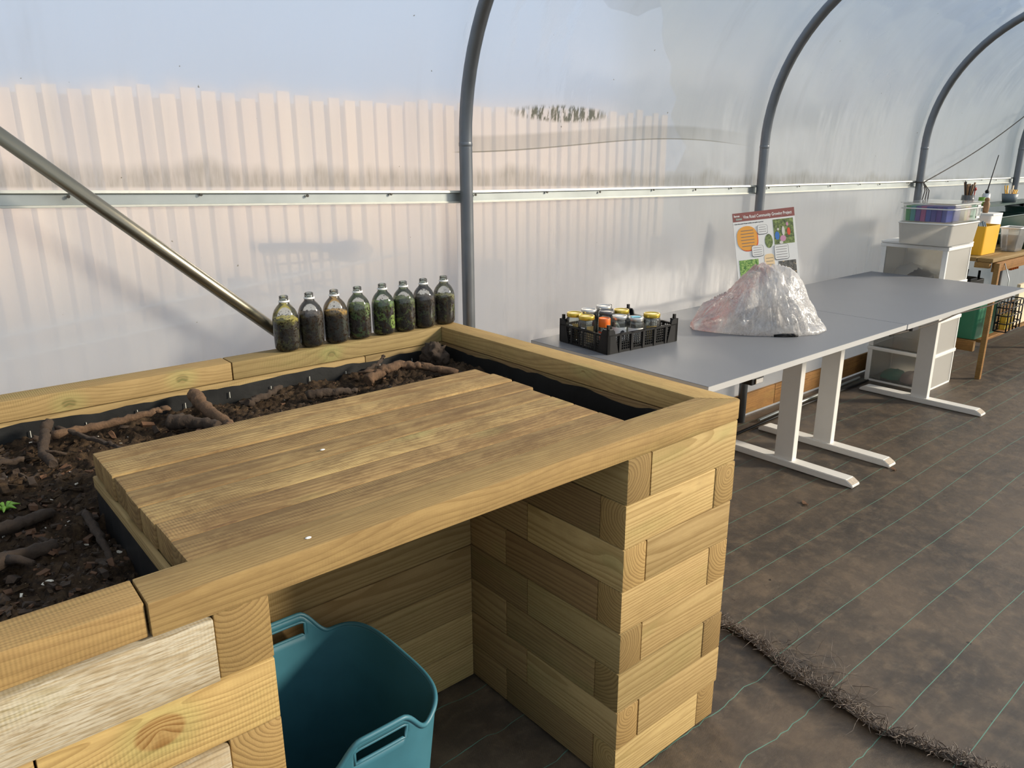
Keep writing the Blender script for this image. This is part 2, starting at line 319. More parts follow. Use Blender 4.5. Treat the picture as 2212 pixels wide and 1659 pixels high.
# ------------------------------------------------------------------ mesh helpers
def tag(o, label=None, cat=None, group=None, kind=None):
    if label: o['label'] = label
    if cat: o['category'] = cat
    if group: o['group'] = group
    if kind: o['kind'] = kind
    return o
def empty(name, loc=(0, 0, 0), rz=0, label=None, cat=None, group=None):
    o = bpy.data.objects.new(name, None); COL.objects.link(o); o.location = loc; o.rotation_euler.z = rz; o.empty_display_size = .05
    return tag(o, label, cat, group)
def mobj(name, bm, mats, parent=None, loc=None, rot=None, smooth=False):
    me = bpy.data.meshes.new(name); bmesh.ops.recalc_face_normals(bm, faces=bm.faces); bm.to_mesh(me); bm.free()
    if not isinstance(mats, (list, tuple)): mats = [mats]
    for m in mats: me.materials.append(M[m] if isinstance(m, str) else m)
    if smooth: me.shade_smooth() if hasattr(me, 'shade_smooth') else None
    o = bpy.data.objects.new(name, me); COL.objects.link(o)
    if parent: o.parent = parent
    if loc: o.location = loc
    if rot: o.rotation_euler = rot
    return o
def smooth_by_angle(o, deg=35):
    me = o.data; me.shade_smooth(); me.set_sharp_from_angle(angle=math.radians(deg)); return o
def box(bm, x0, x1, y0, y1, z0, z1, mi=0, bev=0, mat=None):
    vs = [bm.verts.new((x, y, z)) for x in (x0, x1) for y in (y0, y1) for z in (z0, z1)]
    fs = [(0, 1, 3, 2), (4, 6, 7, 5), (0, 4, 5, 1), (2, 3, 7, 6), (0, 2, 6, 4), (1, 5, 7, 3)]
    faces = [bm.faces.new([vs[i] for i in f]) for f in fs]
    for f in faces: f.material_index = mi
    if mat is not None: bmesh.ops.transform(bm, matrix=mat, verts=vs)
    if bev:
        es = list({e for f in faces for e in f.edges})
        r = bmesh.ops.bevel(bm, geom=es, offset=bev, segments=2, affect='EDGES', profile=.6)
        for f in r['faces']: f.material_index = mi
    return vs
def prism(bm, pts, z0, z1, mi=0, bev=0):
    n = len(pts); a = [bm.verts.new((x, y, z0)) for x, y in pts]; b = [bm.verts.new((x, y, z1)) for x, y in pts]
    fs = [bm.faces.new(list(reversed(a))), bm.faces.new(b)]
    for i in range(n): fs.append(bm.faces.new((a[i], a[(i+1) % n], b[(i+1) % n], b[i])))
    for f in fs: f.material_index = mi
    if bev: bmesh.ops.bevel(bm, geom=list({e for f in fs for e in f.edges}), offset=bev, segments=2, affect='EDGES', profile=.6)
def tube(bm, pts, r, seg=10, mi=0, caps=True, closed=False):
    pts = [Vector(p) for p in pts]; rs = r if isinstance(r, (list, tuple)) else [r]*len(pts)
    rings = []; nrm = None
    for i, p in enumerate(pts):
        a = pts[i-1] if (i or closed) else p; b = pts[(i+1) % len(pts)] if (i < len(pts)-1 or closed) else p
        t = (b-a).normalized()
        if nrm is None: nrm = t.orthogonal().normalized()
        nrm = (nrm - t*nrm.dot(t)); nrm = nrm.normalized() if nrm.length > 1e-6 else t.orthogonal().normalized()
        bn = t.cross(nrm)
        rings.append([bm.verts.new(p + rs[i]*(math.cos(2*PI*k/seg)*nrm + math.sin(2*PI*k/seg)*bn)) for k in range(seg)])
    m = len(rings)
    for i in range(m if closed else m-1):
        A, B = rings[i], rings[(i+1) % m]
        for k in range(seg):
            f = bm.faces.new((A[k], A[(k+1) % seg], B[(k+1) % seg], B[k])); f.material_index = mi; f.smooth = True
    if caps and not closed:
        for rg in (rings[0], rings[-1]):
            try: f = bm.faces.new(rg); f.material_index = mi
            except Exception: pass
def lathe(bm, prof, seg=32, mi=0, c=(0, 0), smooth=True, caps=False):
    rings = []
    for r, z in prof:
        if r < 1e-6: rings.append([bm.verts.new((c[0], c[1], z))])
        else: rings.append([bm.verts.new((c[0]+r*math.cos(2*PI*k/seg), c[1]+r*math.sin(2*PI*k/seg), z)) for k in range(seg)])
    for A, B in zip(rings, rings[1:]):
        for k in range(seg):
            if len(A) == 1 and len(B) == 1: continue
            if len(A) == 1: vs = (A[0], B[(k+1) % seg], B[k])
            elif len(B) == 1: vs = (A[k], A[(k+1) % seg], B[0])
            else: vs = (A[k], A[(k+1) % seg], B[(k+1) % seg], B[k])
            f = bm.faces.new(vs); f.material_index = mi; f.smooth = smooth
def nb(): return bmesh.new()
def fbm(x, y, z, o=4): return noise.fractal(Vector((x, y, z)), .6, 2.1, o)

# timber: long axis is local X so the grain follows it
def timber(name, x0, x1, y0, y1, z0, z1, axis, mat, parent, label=None, bev=.0028, wob=.0012):
    cx, cyy, cz = (x0+x1)/2, (y0+y1)/2, (z0+z1)/2
    L, Wd, Hh = (x1-x0, y1-y0, z1-z0) if axis == 'x' else (y1-y0, x1-x0, z1-z0)
    bm = nb(); box(bm, -L/2, L/2, -Wd/2, Wd/2, -Hh/2, Hh/2, bev=bev)
    s = random.random()*50
    for v in bm.verts:
        v.co += Vector((0, fbm(v.co.x*2+s, v.co.y*5, 3)*wob, fbm(v.co.x*2+s, 7, v.co.z*5)*wob*.6))
    o = mobj(name, bm, mat, parent, (cx-parent.location.x, cyy-parent.location.y, cz-parent.location.z), (0, 0, 0 if axis == 'x' else PI/2))
    if label: o['label'] = label
    return smooth_by_angle(o, 40)

# ------------------------------------------------------------------ raised bed
H, W1, CT = .849, .07, .8
XL = -2.25
bed = empty('raised_bed', (0, 0, 0), 0, 'large raised planter of stacked yellow-green timber blocks with built-in worktop', 'raised bed')
G = .0015
def TB(*a, **k): return timber('timber_block', *a, bed, **k)
for k in range(8):
    z1 = CT-.1*k-G; z0 = CT-.1*(k+1)+G*.3
    j = lambda: random.uniform(-.0018, .0018)
    def M1(): return random.choice(['pine', 'pine', 'pine_side'])
    if k % 2 == 0:
        TB(-.3715+j()*.4, -.302, 0+j(), .30, z0, z1, 'y', 'pine')
        TB(-.3715, -.302, .302, .59, z0, z1, 'y', 'pine_side')
        TB(-.2985, 0+j(), 0+j(), .068, z0, z1, 'x', 'pine')
        TB(-.07, 0+j(), .07, 1.06, z0, z1, 'y', 'pine_side')
        TB(-1.185, -1.110, 0+j(), .519, z0, z1, 'y', 'pine')
        if k in (0, 2): TB(XL, -1.187, -.005, .07, z0, z1-.004, 'x', 'white_wood', label='worn whitewashed board')
        else: TB(XL, -1.187, 0+j(), .07, z0, z1, 'x', 'pine')
        TB(XL, -.9 if k else -.353, 1.06, 1.13, z0, z1, 'x', 'pine_back')
        TB(-.898 if k else -.351, 0, 1.06, 1.13, z0, z1, 'x', 'pine_back')
    else:
        TB(-.3715+j()*.4, -.071, 0+j(), .07, z0, z1, 'x', 'pine')
        TB(-.3715, -.302, .0715, .38, z0, z1, 'y', 'pine_side')
        TB(-.3715, -.302, .382, .59, z0, z1, 'y', 'pine_side')
        TB(-.0695, 0+j(), 0+j(), 1.058, z0, z1, 'y', 'pine')
        TB(-1.404, -1.110+j(), 0+j(), .07, z0, z1, 'x', 'pine_knot' if k == 1 else 'pine')
        TB(XL, -1.4065, 0+j(), .07, z0, z1, 'x', 'pine')
        TB(-1.185, -1.110, .0715, .519, z0, z1, 'y', 'pine_side')
        TB(XL, 0, 1.06, 1.13, z0, z1, 'x', 'pine_back')
    TB(-1.185, -.373, .5205, .59, z0, z1, 'x', 'pine')
TB(XL, XL+.07, .071, 1.059, 0.0, CT-.002, 'y', 'pine_side')

# capping rails
def cap(name, pts, mat, axis, label=None):
    cx = sum(p[0] for p in pts)/len(pts); cyy = sum(p[1] for p in pts)/len(pts); cz = (CT+H)/2
    P = [(x-cx, y-cyy) for x, y in pts]
    if axis == 'y': P = [(y, -x) for x, y in P]
    bm = nb(); prism(bm, P, CT-cz+.0005, H-cz, bev=.003)
    o = mobj(name, bm, mat, bed, (cx, cyy, cz), (0, 0, 0 if axis == 'x' else PI/2))
    if label: o['label'] = label
    return smooth_by_angle(o, 40)
cap('capping_rail', [(-1.2615, -.004), (0, -.002), (-.07, .07), (-1.260, .071)], 'pine_cap', 'x')
cap('capping_rail', [(XL, .001), (-1.264, .001), (-1.262, .071), (XL, .071)], 'pine_cap', 'x')
cap('capping_rail', [(.0015, .0), (.0015, 1.133), (-.0695, 1.133), (-.0695, .0712)], 'pine_cap', 'y')
cap('capping_rail', [(-.75, 1.062), (-.0705, 1.062), (-.0705, 1.132), (-.75, 1.132)], 'pine_back', 'x')
cap('capping_rail', [(XL, 1.062), (-.7525, 1.062), (-.7525, 1.132), (XL, 1.132)], 'pine_back', 'x')
cap('capping_rail', [(XL, .072), (XL+.07, .072), (XL+.07, 1.061), (XL, 1.061)], 'pine_cap', 'y')
# worktop planks
ends = [-.302, -.303, -.300, -.302, -.288, -.291, -.292]
for i in range(7):
    y0 = .0728+i*.0752; x0 = -1.188-random.uniform(0, .006)
    timber('worktop_plank', x0, ends[i], y0, y0+.0738, CT+.001, H+random.uniform(-.003, .0015), 'x', 'worktop', bed, bev=.0042)
# ledge boards and black liner inside
for (a, b, c_, d) in ((-1.196, -1.187, .075, .6), (-1.194, -.29, .592, .604)):
    timber('ledge_board', a, b, c_, d, CT-.022, CT-.001, 'y' if b-a < .1 else 'x', 'pine', bed, bev=.001)
def liner(x0, y0, x1, y1, zt, zb, nx, ny):
    bm = nb(); n = max(8, int(math.hypot(x1-x0, y1-y0)/.02)); rows = 6; g = []
    for i in range(n+1):
        t = i/n; x = x0+(x1-x0)*t; y = y0+(y1-y0)*t; col = []
        zt2 = zt + .012*fbm(x*4, y*4, 1)
        for jn in range(rows+1):
            s = jn/rows; d = .004+.006*abs(fbm(x*7, y*7, s*3))*(1-.2*s)
            col.append(bm.verts.new((x+nx*d, y+ny*d, zt2+(zb-zt2)*s)))
        g.append(col)
    for i in range(n):
        for jn in range(rows): f = bm.faces.new((g[i][jn], g[i+1][jn], g[i+1][jn+1], g[i][jn+1])); f.smooth = True
    return mobj('black_liner', bm, 'liner', bed)
liner(XL+.08, 1.059, -.075, 1.059, .788, .55, 0, -1)
liner(-.072, 1.055, -.072, .075, .79, .55, -1, 0)
liner(-1.19, .075, -1.19, .59, .785, .5, -1, 0)
liner(-1.19, .6, -.30, .6, .785, .5, 0, 1)
liner(-.298, .59, -.298, .075, .79, .55, 1, 0)
liner(XL+.08, .073, -1.2, .073, .79, .55, 0, 1)
for i in range(11):
    x = -1.23+i*.115; z = .766-.006*(i % 2); st = nb(); box(st, x-.0007, x+.0007, 1.048, 1.0495, z-.008, z+.008); mobj('staple', st, 'alu_w', bed)

# ------------------------------------------------------------------ soil
def soil_h(x, y):
    b = .735 if x < -.3 else .725
    if y > .6: b = .752 - .01*min(1, max(0, (-x-.6)))
    b -= .035*max(0, 1-abs(x+1.19)/.12) if y < .55 and x < -1.1 else 0
    if x > -.3 and y < .7: b -= .05
    return b + .018*fbm(x*4, y*4, 0) + .012*fbm(x*16, y*16, 2) + .0085*fbm(x*60, y*60, 5) + .004*fbm(x*150, y*150, 8)
bm = nb(); st = .0065; nx = int((-.075-(-2.17))/st); ny = int((1.052-.078)/st); vv = {}
def inside(x, y): return not (-1.184 < x < -.304 and y < .592)
for i in range(nx+1):
    for jn in range(ny+1):
        x = -2.17+i*st; y = .078+jn*st
        if inside(x, y): vv[i, jn] = bm.verts.new((x, y, soil_h(x, y)))
for (i, jn) in list(vv):
    q = [(i, jn), (i+1, jn), (i+1, jn+1), (i, jn+1)]
    if all(k in vv for k in q): bm.faces.new([vv[k] for k in q]).smooth = True
soil = mobj('soil', bm, 'soil'); tag(soil, 'dark crumbly compost filling the raised timber bed', 'soil', kind='stuff')
bm = nb()
for i in range(4200):
    x = random.uniform(-1.9, -.09); y = random.uniform(.09, 1.04)
    if random.random() < .45: x = random.uniform(-1.55, -1.2)
    if not inside(x, y): continue
    z = soil_h(x, y)+.001; L = random.choice([.002, .003, .003, .004, .005, .007, .010])*random.uniform(.6, 1.5)
    m = Matrix.Translation((x, y, z)) @ Matrix.Rotation(random.uniform(0, PI), 4, 'Z') @ Matrix.Rotation(random.uniform(-.5, .5), 4, 'Y') @ Matrix.Rotation(random.uniform(-.6, .6), 4, 'X')
    vs = box(bm, -L, L, -L*.4, L*.4, -L*.3, L*.35, mi=(2 if L < .005 and random.random() < .05 else random.choice([0, 0, 1, 3, 3])), mat=m)
    for v in vs: v.co += Vector([random.uniform(-.2, .2)*L for _ in range(3)])
chips = mobj('bark_chips', bm, ['soil', 'chip', 'white_chip', 'stick']); tag(chips, 'small bark chips and clods scattered over the compost in the timber bed', 'bark chips', kind='stuff')

def stick(pts, r, mat, label, cat='stick', name='stick', side=()):
    base = Vector(pts[0]); P = []; R = []
    for a, b in zip(pts, pts[1:]):
        for s in range(9):
            t = s/9; q = Vector(a).lerp(Vector(b), t); q += Vector([random.uniform(-.0025, .0025) for _ in range(3)]); P.append(q-base)
    P.append(Vector(pts[-1])-base); n = len(P)
    R = [r*(1-.35*i/n)*random.uniform(.93, 1.07) for i in range(n)]
    bm = nb(); tube(bm, P, R, 14)
    for (i, d, L, rr) in side:
        q = P[int(i*(n-1))]; tube(bm, [q, q+Vector(d)*L*.5+Vector((0, 0, .004)), q+Vector(d)*L], [rr, rr*.8, rr*.5], 8)
    for v in bm.verts: v.co += .0014*Vector((fbm(v.co.x*60, v.co.y*60, 1), fbm(v.co.x*60, v.co.z*60, 4), fbm(v.co.y*60, v.co.z*60, 7)))+.0025*Vector((fbm(v.co.x*170, v.co.y*170, 1), fbm(v.co.x*170, v.co.z*170, 4), fbm(v.co.y*170, v.co.z*170, 7)))
    o = mobj(name, bm, mat, None, base); tag(o, label, cat); return o
stick([(-.875, 1.0, .80), (-.88, .93, .79), (-.868, .82, .772), (-.862, .77, .765)], .017, 'stick_pale', 'thick pale stub of wood pointing up from the soil behind the worktop', side=((.95, (.8, -.6, -.2), .03, .01),))
stick([(-1.20, .955, .783), (-1.10, .945, .785), (-1.0, .935, .795), (-.955, .935, .80)], .010, 'stick_pale', 'long straight brown stick lying along the black liner behind the worktop')
stick([(-1.20, 1.0, .80), (-1.215, .95, .785), (-1.235, .90, .765), (-1.225, .83, .76)], .012, 'stick', 'upright forked stick leaning on the liner left of the worktop corner', side=((.7, (.9, -.3, -.2), .05, .005),))
stick([(-1.19, .985, .79), (-1.16, .93, .785), (-1.12, .83, .78), (-1.09, .75, .775)], .005, 'stick', 'thin twig slanting from the liner towards the back corner of the worktop')
stick([(-.97, .90, .775), (-.93, .86, .778), (-.89, .80, .775)], .018, 'stick', 'fat dark piece of wood lying between the long stick and the pale stub', side=((.2, (.5, .7, .1), .05, .008),))
stick([(-.44, .90, .775), (-.38, .915, .79), (-.32, .915, .798), (-.27, .88, .79), (-.20, .80, .775)], .015, 'stick_pale', 'long crooked root behind the right end of the worktop', name='root', cat='root', side=((.2, (-.9, .4, .1), .06, .007),))
stick([(-.42, .955, .782), (-.35, .975, .80), (-.33, .985, .812)], .006, 'stick', 'short pale twig rising above the crooked root beside the liner')
stick([(-.77, .93, .772), (-.72, .945, .775), (-.66, .97, .785)], .010, 'stick', 'flat brown piece of bark lying right of the pale stub', name='bark_piece', cat='bark')
stick([(-.62, .90, .770), (-.55, .87, .772), (-.50, .855, .768)], .012, 'stick', 'flaky dark bark piece half buried along the middle of the worktop edge', name='bark_piece', cat='bark')
stick([(-1.43, .62, .745), (-1.34, .58, .752), (-1.27, .60, .748)], .014, 'stick', 'long dark stick lying on the soil left of the worktop, upper one')
stick([(-1.46, .45, .745), (-1.38, .44, .752), (-1.29, .47, .745)], .016, 'stick', 'thick dark stick lying on the soil left of the worktop, lower one', side=((.6, (.6, -.7, 0), .06, .009),))
stick([(-1.225, .56, .75), (-1.222, .45, .73), (-1.226, .34, .70), (-1.23, .28, .69)], .007, 'stick', 'dark root hanging down the liner beside the worktop plank ends', name='root', cat='root')
stick([(-1.41, .88, .765), (-1.34, .875, .772), (-1.27, .88, .768)], .009, 'stick', 'bleached twig by the liner at the left edge of the bed')
# root ball at the far corner
bm = nb(); bmesh.ops.create_icosphere(bm, subdivisions=4, radius=.04)
for v in bm.verts: v.co *= 1+.35*fbm(v.co.x*28, v.co.y*28, v.co.z*28)+.16*fbm(v.co.x*110, v.co.y*110, v.co.z*110)
rb = mobj('root_clump', bm, 'stick', None, (-.155, .975, .785), smooth=True); tag(rb, 'knobbly dark root clump in the far corner of the bed under the bottles', 'root')
bm = nb()
for k in range(7):
    a = k*.9; tube(bm, [(0, 0, 0), (.012*math.cos(a), .012*math.sin(a), .012), (.024*math.cos(a), .024*math.sin(a), .008)], [.0012, .004, .0008], 6)
sp = mobj('seedling', bm, 'leaf', None, (-1.335, .655, .752)); tag(sp, 'tiny bright green seedling in the soil left of the worktop', 'seedling')
for (x, y, r, lb) in ((-1.325, .335, .007, 'cream coloured chip of stone on the soil near the worktop plank ends'), (-1.37, .88, .007, 'small white stone on the soil by the bleached twig')):
    bm = nb(); bmesh.ops.create_icosphere(bm, subdivisions=2, radius=r)
    for v in bm.verts: v.co = Vector((v.co.x*1.3, v.co.y*.8, v.co.z*.6))*(1+.3*fbm(v.co.x*99, v.co.y*99, 0))
    o = mobj('stone', bm, 'white_chip', None, (x, y, soil_h(x, y)+r*.5)); tag(o, lb, 'stone')

# ------------------------------------------------------------------ bottles on the back rail
PROF = [(0, .002), (.026, .0), (.031, .003), (.0345, .010), (.0352, .03), (.0354, .060), (.0354, .084), (.0346, .096), (.0318, .107), (.0272, .1165), (.0215, .124), (.0165, .129), (.0142, .1325), (.0135, .136), (.0135, .1385)]
bspec = [(-.577, 1.094, '#4b4430', '#a59a3a', 0, '#5c5e2c', 'leftmost of the soil-filled bottles, with yellow straw on top'),
 (-.500, 1.097, '#41352a', '#3f342a', 3, '#3a3a22', 'second soil-filled bottle from the left, dark brown to the shoulder'),
 (-.424, 1.093, '#37351f', '#a5813a', 7, '#22302a', 'third soil-filled bottle from the left, black-green below an orange rim of straw'),
 (-.345, 1.097, '#4b3f33', '#5d6e34', 2, '#5b7a3c', 'fourth soil-filled bottle from the left, leaf and pinkish soil inside'),
 (-.261, 1.096, '#4a4430', '#4d6a2f', 5, '#86a449', 'fifth soil-filled bottle from the left, big pale green leaf against its side'),
 (-.187, 1.095, '#3f3a22', '#4d5a2a', 11, '#6f7f35', 'sixth soil-filled bottle from the left, moss and green shreds inside'),
 (-.111, 1.097, '#3f2d20', '#352a20', 4, '#3d4a26', 'seventh soil-filled bottle from the left, dark soil with orange roots'),
 (-.030, 1.101, '#3c3020', '#6b6a3a', 9, '#56622c', 'rightmost soil-filled bottle, beside the steel hoop, with a yellow leaf')]
bot = None; fills = [.088, .092, .090, .100, .096, .098, .094, .090]
for i, (x, y, base, top, pt, pc, lb) in enumerate(bspec):
    r = empty('plastic_bottle', (x, y, H+.0015), random.uniform(-2, 2), 'clear plastic '+lb, 'bottle', 'open bottles of soil lined up on the back rail')
    if bot is None:
        bm = nb(); lathe(bm, PROF, 36); body = mobj('bottle_body', bm, 'pet', r)
        bm = nb(); pr = [(.0120, .140)]
        for k in range(3): pr += [(.0120, .1415+k*.004), (.0135, .1425+k*.004), (.0120, .1436+k*.004)]
        pr += [(.0122, .1535), (.0105, .1535), (.0105, .140)]
        lathe(bm, pr, 28); neck = mobj('threaded_neck', bm, 'glass', r)
        bm = nb(); lathe(bm, [(.0118, .1362), (.0152, .1362), (.0155, .138), (.0150, .1408), (.0125, .1412)], 28); ring = mobj('neck_ring', bm, 'white_plastic', r); bot = (body, neck, ring)
    else:
        for p in bot:
            c_ = p.copy(); COL.objects.link(c_); c_.parent = r
    f = fills[i]; pr = [(0, .004)]
    for (rr, z) in PROF[1:]:
        if z < f: pr.append((rr-.0012, z+.002))
    def rad(z):
        for (ra, za), (rb_, zb) in zip(PROF, PROF[1:]):
            if za <= z <= zb: return ra+(rb_-ra)*(z-za)/(zb-za)-.0012
        return .03
    pr += [(rad(f), f), (rad(f)*.7, f+.005), (0, f+.004)]
    bm = nb(); lathe(bm, pr, 36)
    for v in bm.verts:
        if v.co.z > f-.004 and math.hypot(v.co.x, v.co.y) < rad(f)+.001: v.co.z += .006*fbm(v.co.x*60+i, v.co.y*60, i)
    mobj('soil_filling', bm, contents_mat('bottle_soil_%d' % i, base, top, pt, pc), r)

# ------------------------------------------------------------------ teal tub under the worktop
def tub():
    t = empty('garden_tub', (-.920, .262, .004), 0, 'teal flexible plastic tub with looped handles standing under the worktop', 'tub')
    seg = 200; bm = nb(); vs = []
    def outline(a, s):
        c, sn = math.cos(a), math.sin(a); n = 3.4
        r = 1/((abs(c)/(.203*s))**n+(abs(sn)/(.170*s))**n)**(1/n); return r*c, r*sn
    def bump(a, lo, hi):
        x, y = outline(a, 1); 
        if abs(x) < .12: return 0
        u = min(1, max(0, (hi-abs(y))/(hi-lo))); return u*u*(3-2*u)
    def topz(a): return .368+.020*(1-bump(a, .075, .16))+.060*bump(a, .040, .105)
    LV = [i/16 for i in range(17)]; TV = [.25, .5, .72, 1.0]
    def zrow(a, j): return .365*LV[j] if j <= 16 else .365+(topz(a)-.365)*TV[j-17]
    def scl(z): return .80+.20*(z/.40)
    for k in range(seg):
        a = 2*PI*k/seg; col = []
        for jn in range(21):
            z = zrow(a, jn); x, y = outline(a, scl(z)); col.append(bm.verts.new((x, y, z)))
        vs.append(col)
    for k in range(seg):
        a = 2*PI*(k+.5)/seg; hole = bump(a, .05, .06) > .8
        for jn in range(20):
            if hole and jn in (17, 18): continue
            bm.faces.new((vs[k][jn], vs[(k+1) % seg][jn], vs[(k+1) % seg][jn+1], vs[k][jn+1])).smooth = True
    bm.faces.new([vs[k][0] for k in range(seg)])
    b = mobj('tub_wall', bm, 'teal', t, rot=(0, 0, PI/2))
    md = b.modifiers.new('thick', 'SOLIDIFY'); md.thickness = .0045; md.offset = 0
    bm = nb(); pts = []
    for k in range(seg):
        a = 2*PI*k/seg; z = topz(a); x, y = outline(a, scl(z)+.006); pts.append((x, y, z))
    tube(bm, pts, .0048, 10, closed=True)
    mobj('rolled_rim', bm, 'teal', t, rot=(0, 0, PI/2))
    for sg in (1, -1):
        bm = nb(); ks = [k for k in range(seg) if bump(2*PI*(k+.5)/seg, .05, .06) > .8 and sg*math.cos(2*PI*k/seg) > 0]
        ks.sort(key=lambda k: sg*outline(2*PI*k/seg, 1)[1]); ks.append((ks[-1]+1) % seg)
        lo = []; hi = []
        for k in ks:
            a = 2*PI*k/seg
            for jn, L_ in ((17, lo), (19, hi)): z = zrow(a, jn); x, y = outline(a, scl(z)); L_.append((x, y, z))
        tube(bm, lo+hi[::-1], .0034, 8, closed=True); mobj('handle_rim', bm, 'teal', t, rot=(0, 0, PI/2))
    return t
tub()

# ------------------------------------------------------------------ tunnel shell
R1, Z0, A1 = .78, 1.42, math.radians(60)
def hoop(off=0.0, n1=14, n2=12):      # y, z for the back half; off pushes outwards
    P = [(1.247+off, -.12), (1.247+off, .5), (1.247+off, 1.0), (1.247+off, Z0)]
    for k in range(1, n1+1):
        a = A1*k/n1; P.append((1.247-R1+(R1+off)*math.cos(a), Z0+(R1+off)*math.sin(a)))
    cyy, cz = 1.247-R1+R1*math.cos(A1), Z0+R1*math.sin(A1); R2 = 4.3; yc = cyy-R2*math.cos(A1); zc = cz-R2*math.sin(A1)
    for k in range(1, n2+1):
        a = A1+(PI/2-A1)*k/n2; P.append((yc+(R2+off)*math.cos(a), zc+(R2+off)*math.sin(a)))
    return P, yc
half, YC = hoop(); 
def full(off):
    P, yc = hoop(off); return P + [(2*yc-y, z) for y, z in reversed(P[:-1])]
ribx = [-1.62, .18, 1.99, 3.80, 5.55, 7.35, 9.15]
rlab = ['nearest the left end, where the diagonal brace starts', 'just behind the far corner of the timber bed', 'behind the information board', 'behind the stack of plastic drawers', 'behind the potting bench at the right edge', 'beyond the potting bench', 'at the far end of the tunnel']
for x, lb in zip(ribx, rlab):
    r = empty('tunnel_hoop', (x, 1.247, 0), 0, 'grey steel tube hoop of the tunnel '+lb, 'hoop', None)
    bm = nb(); tube(bm, [(0, y-1.247, z) for y, z in full(0)], .0225, 16); mobj('steel_tube', bm, 'galv', r)
    bm = nb(); lathe(bm, [(.0226, 1.405), (.0234, 1.408), (.0234, 1.416), (.0226, 1.419)], 16); mobj('joint_collar', bm, 'galv', r)
def film_mesh(pts, x0, x1, n, name, near_y):
    bm = nb(); g = []
    for i in range(n+1):
        x = x0+(x1-x0)*i/n; col = []
        dm = min(abs(x-rx) for rx in ribx)
        for (y, z) in pts:
            # sheet sags slightly inwards between hoops and folds near them
            k = min(1, dm/.5); sag = .012*k*k*(1 if z > 1.3 else .25)
            fold = .004*math.sin(x*38+z*5)*math.exp(-dm*6)*(1 if z > 1.5 else .2)+.006*fbm(x*1.5, z*2.2, y)
            ny, nz = (y-YC), (z-.6 if z > Z0 else 0); L = math.hypot(ny, nz)
            col.append(bm.verts.new((x, y-(sag+fold)*ny/L, z-(sag+fold)*nz/L)))
        g.append(col)
    for i in range(n):
        for k in range(len(pts)-1): bm.faces.new((g[i][k], g[i+1][k], g[i+1][k+1], g[i][k+1])).smooth = True
    return tag(mobj(name, bm, 'film' if near_y > 0 else 'film_sun'), kind='structure')
fp = full(.042); mid = len(hoop()[0])-1
def dens(P):
    o = []
    for a, b in zip(P, P[1:]):
        n = 3 if math.hypot(b[0]-a[0], b[1]-a[1]) > .2 else 1
        for k in range(n): o.append((a[0]+(b[0]-a[0])*k/n, a[1]+(b[1]-a[1])*k/n))
    return o+[P[-1]]
XA, XB = -4.0, 12.0
film_mesh(dens(fp[:mid+1]), XA, XB, 400, 'wall_back', 1)
film_mesh(dens(fp[mid:]), XA, XB, 60, 'wall_front', -1)
for nm, x in (('wall_left', XA), ('wall_right', XB)):
    bm = nb(); bm.faces.new([bm.verts.new((x, y, z)) for y, z in fp]); tag(mobj(nm, bm, 'film_sun'), kind='structure')

bm = nb(); box(bm, XA, XB, 2*YC-1.27, 2*YC-1.25, 0, 1.05); tag(mobj('unseen_light_block', bm, 'dkgreen'), kind='structure')  # unseen dark boarding, added to keep low light out of the bay
# aluminium gripper rail
RZ = [(-4, 1.375), (-1.62, 1.313), (-1.17, 1.300), (.18, 1.2592), (1.99, 1.232), (3.8, 1.214), (5.55, 1.2015), (12, 1.15)]
def rz(x):
    for (a, za), (b, zb) in zip(RZ, RZ[1:]):
        if a <= x <= b: return za+(zb-za)*(x-a)/(b-a)
    return RZ[-1][1]
rail = bpy.data.objects.new('trim_1', None); COL.objects.link(rail); tag(rail, kind='structure')
prof_ = [(.000, .000, 1), (.009, .000, 1), (.011, -.007, 1), (.004, -.010, 0), (.002, -.0105, 0), (.0025, -.035, 0), (.006, -.036, 1), (.006, -.0415, 1), (0, -.0425, 1)]
bm = nb(); xs = [-4+i*.1 for i in range(161)]; g = []
for x in xs: g.append([bm.verts.new((x, 1.2795-d, rz(x)+h)) for d, h, m in prof_])
for a, b in zip(g, g[1:]):
    for k in range(len(prof_)-1):
        f = bm.faces.new((a[k], b[k], b[k+1], a[k+1])); f.material_index = 1 if (k in (0, 1, 6, 7)) else 0
mobj('rail_channel', bm, ['alu', 'alu_w'], rail)
scr = nb()
for i in range(22):
    x = -1.3+i*.31+random.uniform(-.05, .05); z = rz(x)-.011-.004*(i % 2)
    tube(scr, [(x, 1.272, z), (x, 1.268, z)], .0042, 8)
mobj('screw_heads', scr, 'screw', rail)
# brace
br = nb(); a = Vector((-1.60, 1.140, 1.805)); b = Vector((.13, 1.199, .263)); tube(br, [a, b], .0175, 18)
brace = mobj('brace_tube', br, 'galv2'); tag(brace, 'shiny diagonal steel brace slanting down behind the bottles', 'brace')

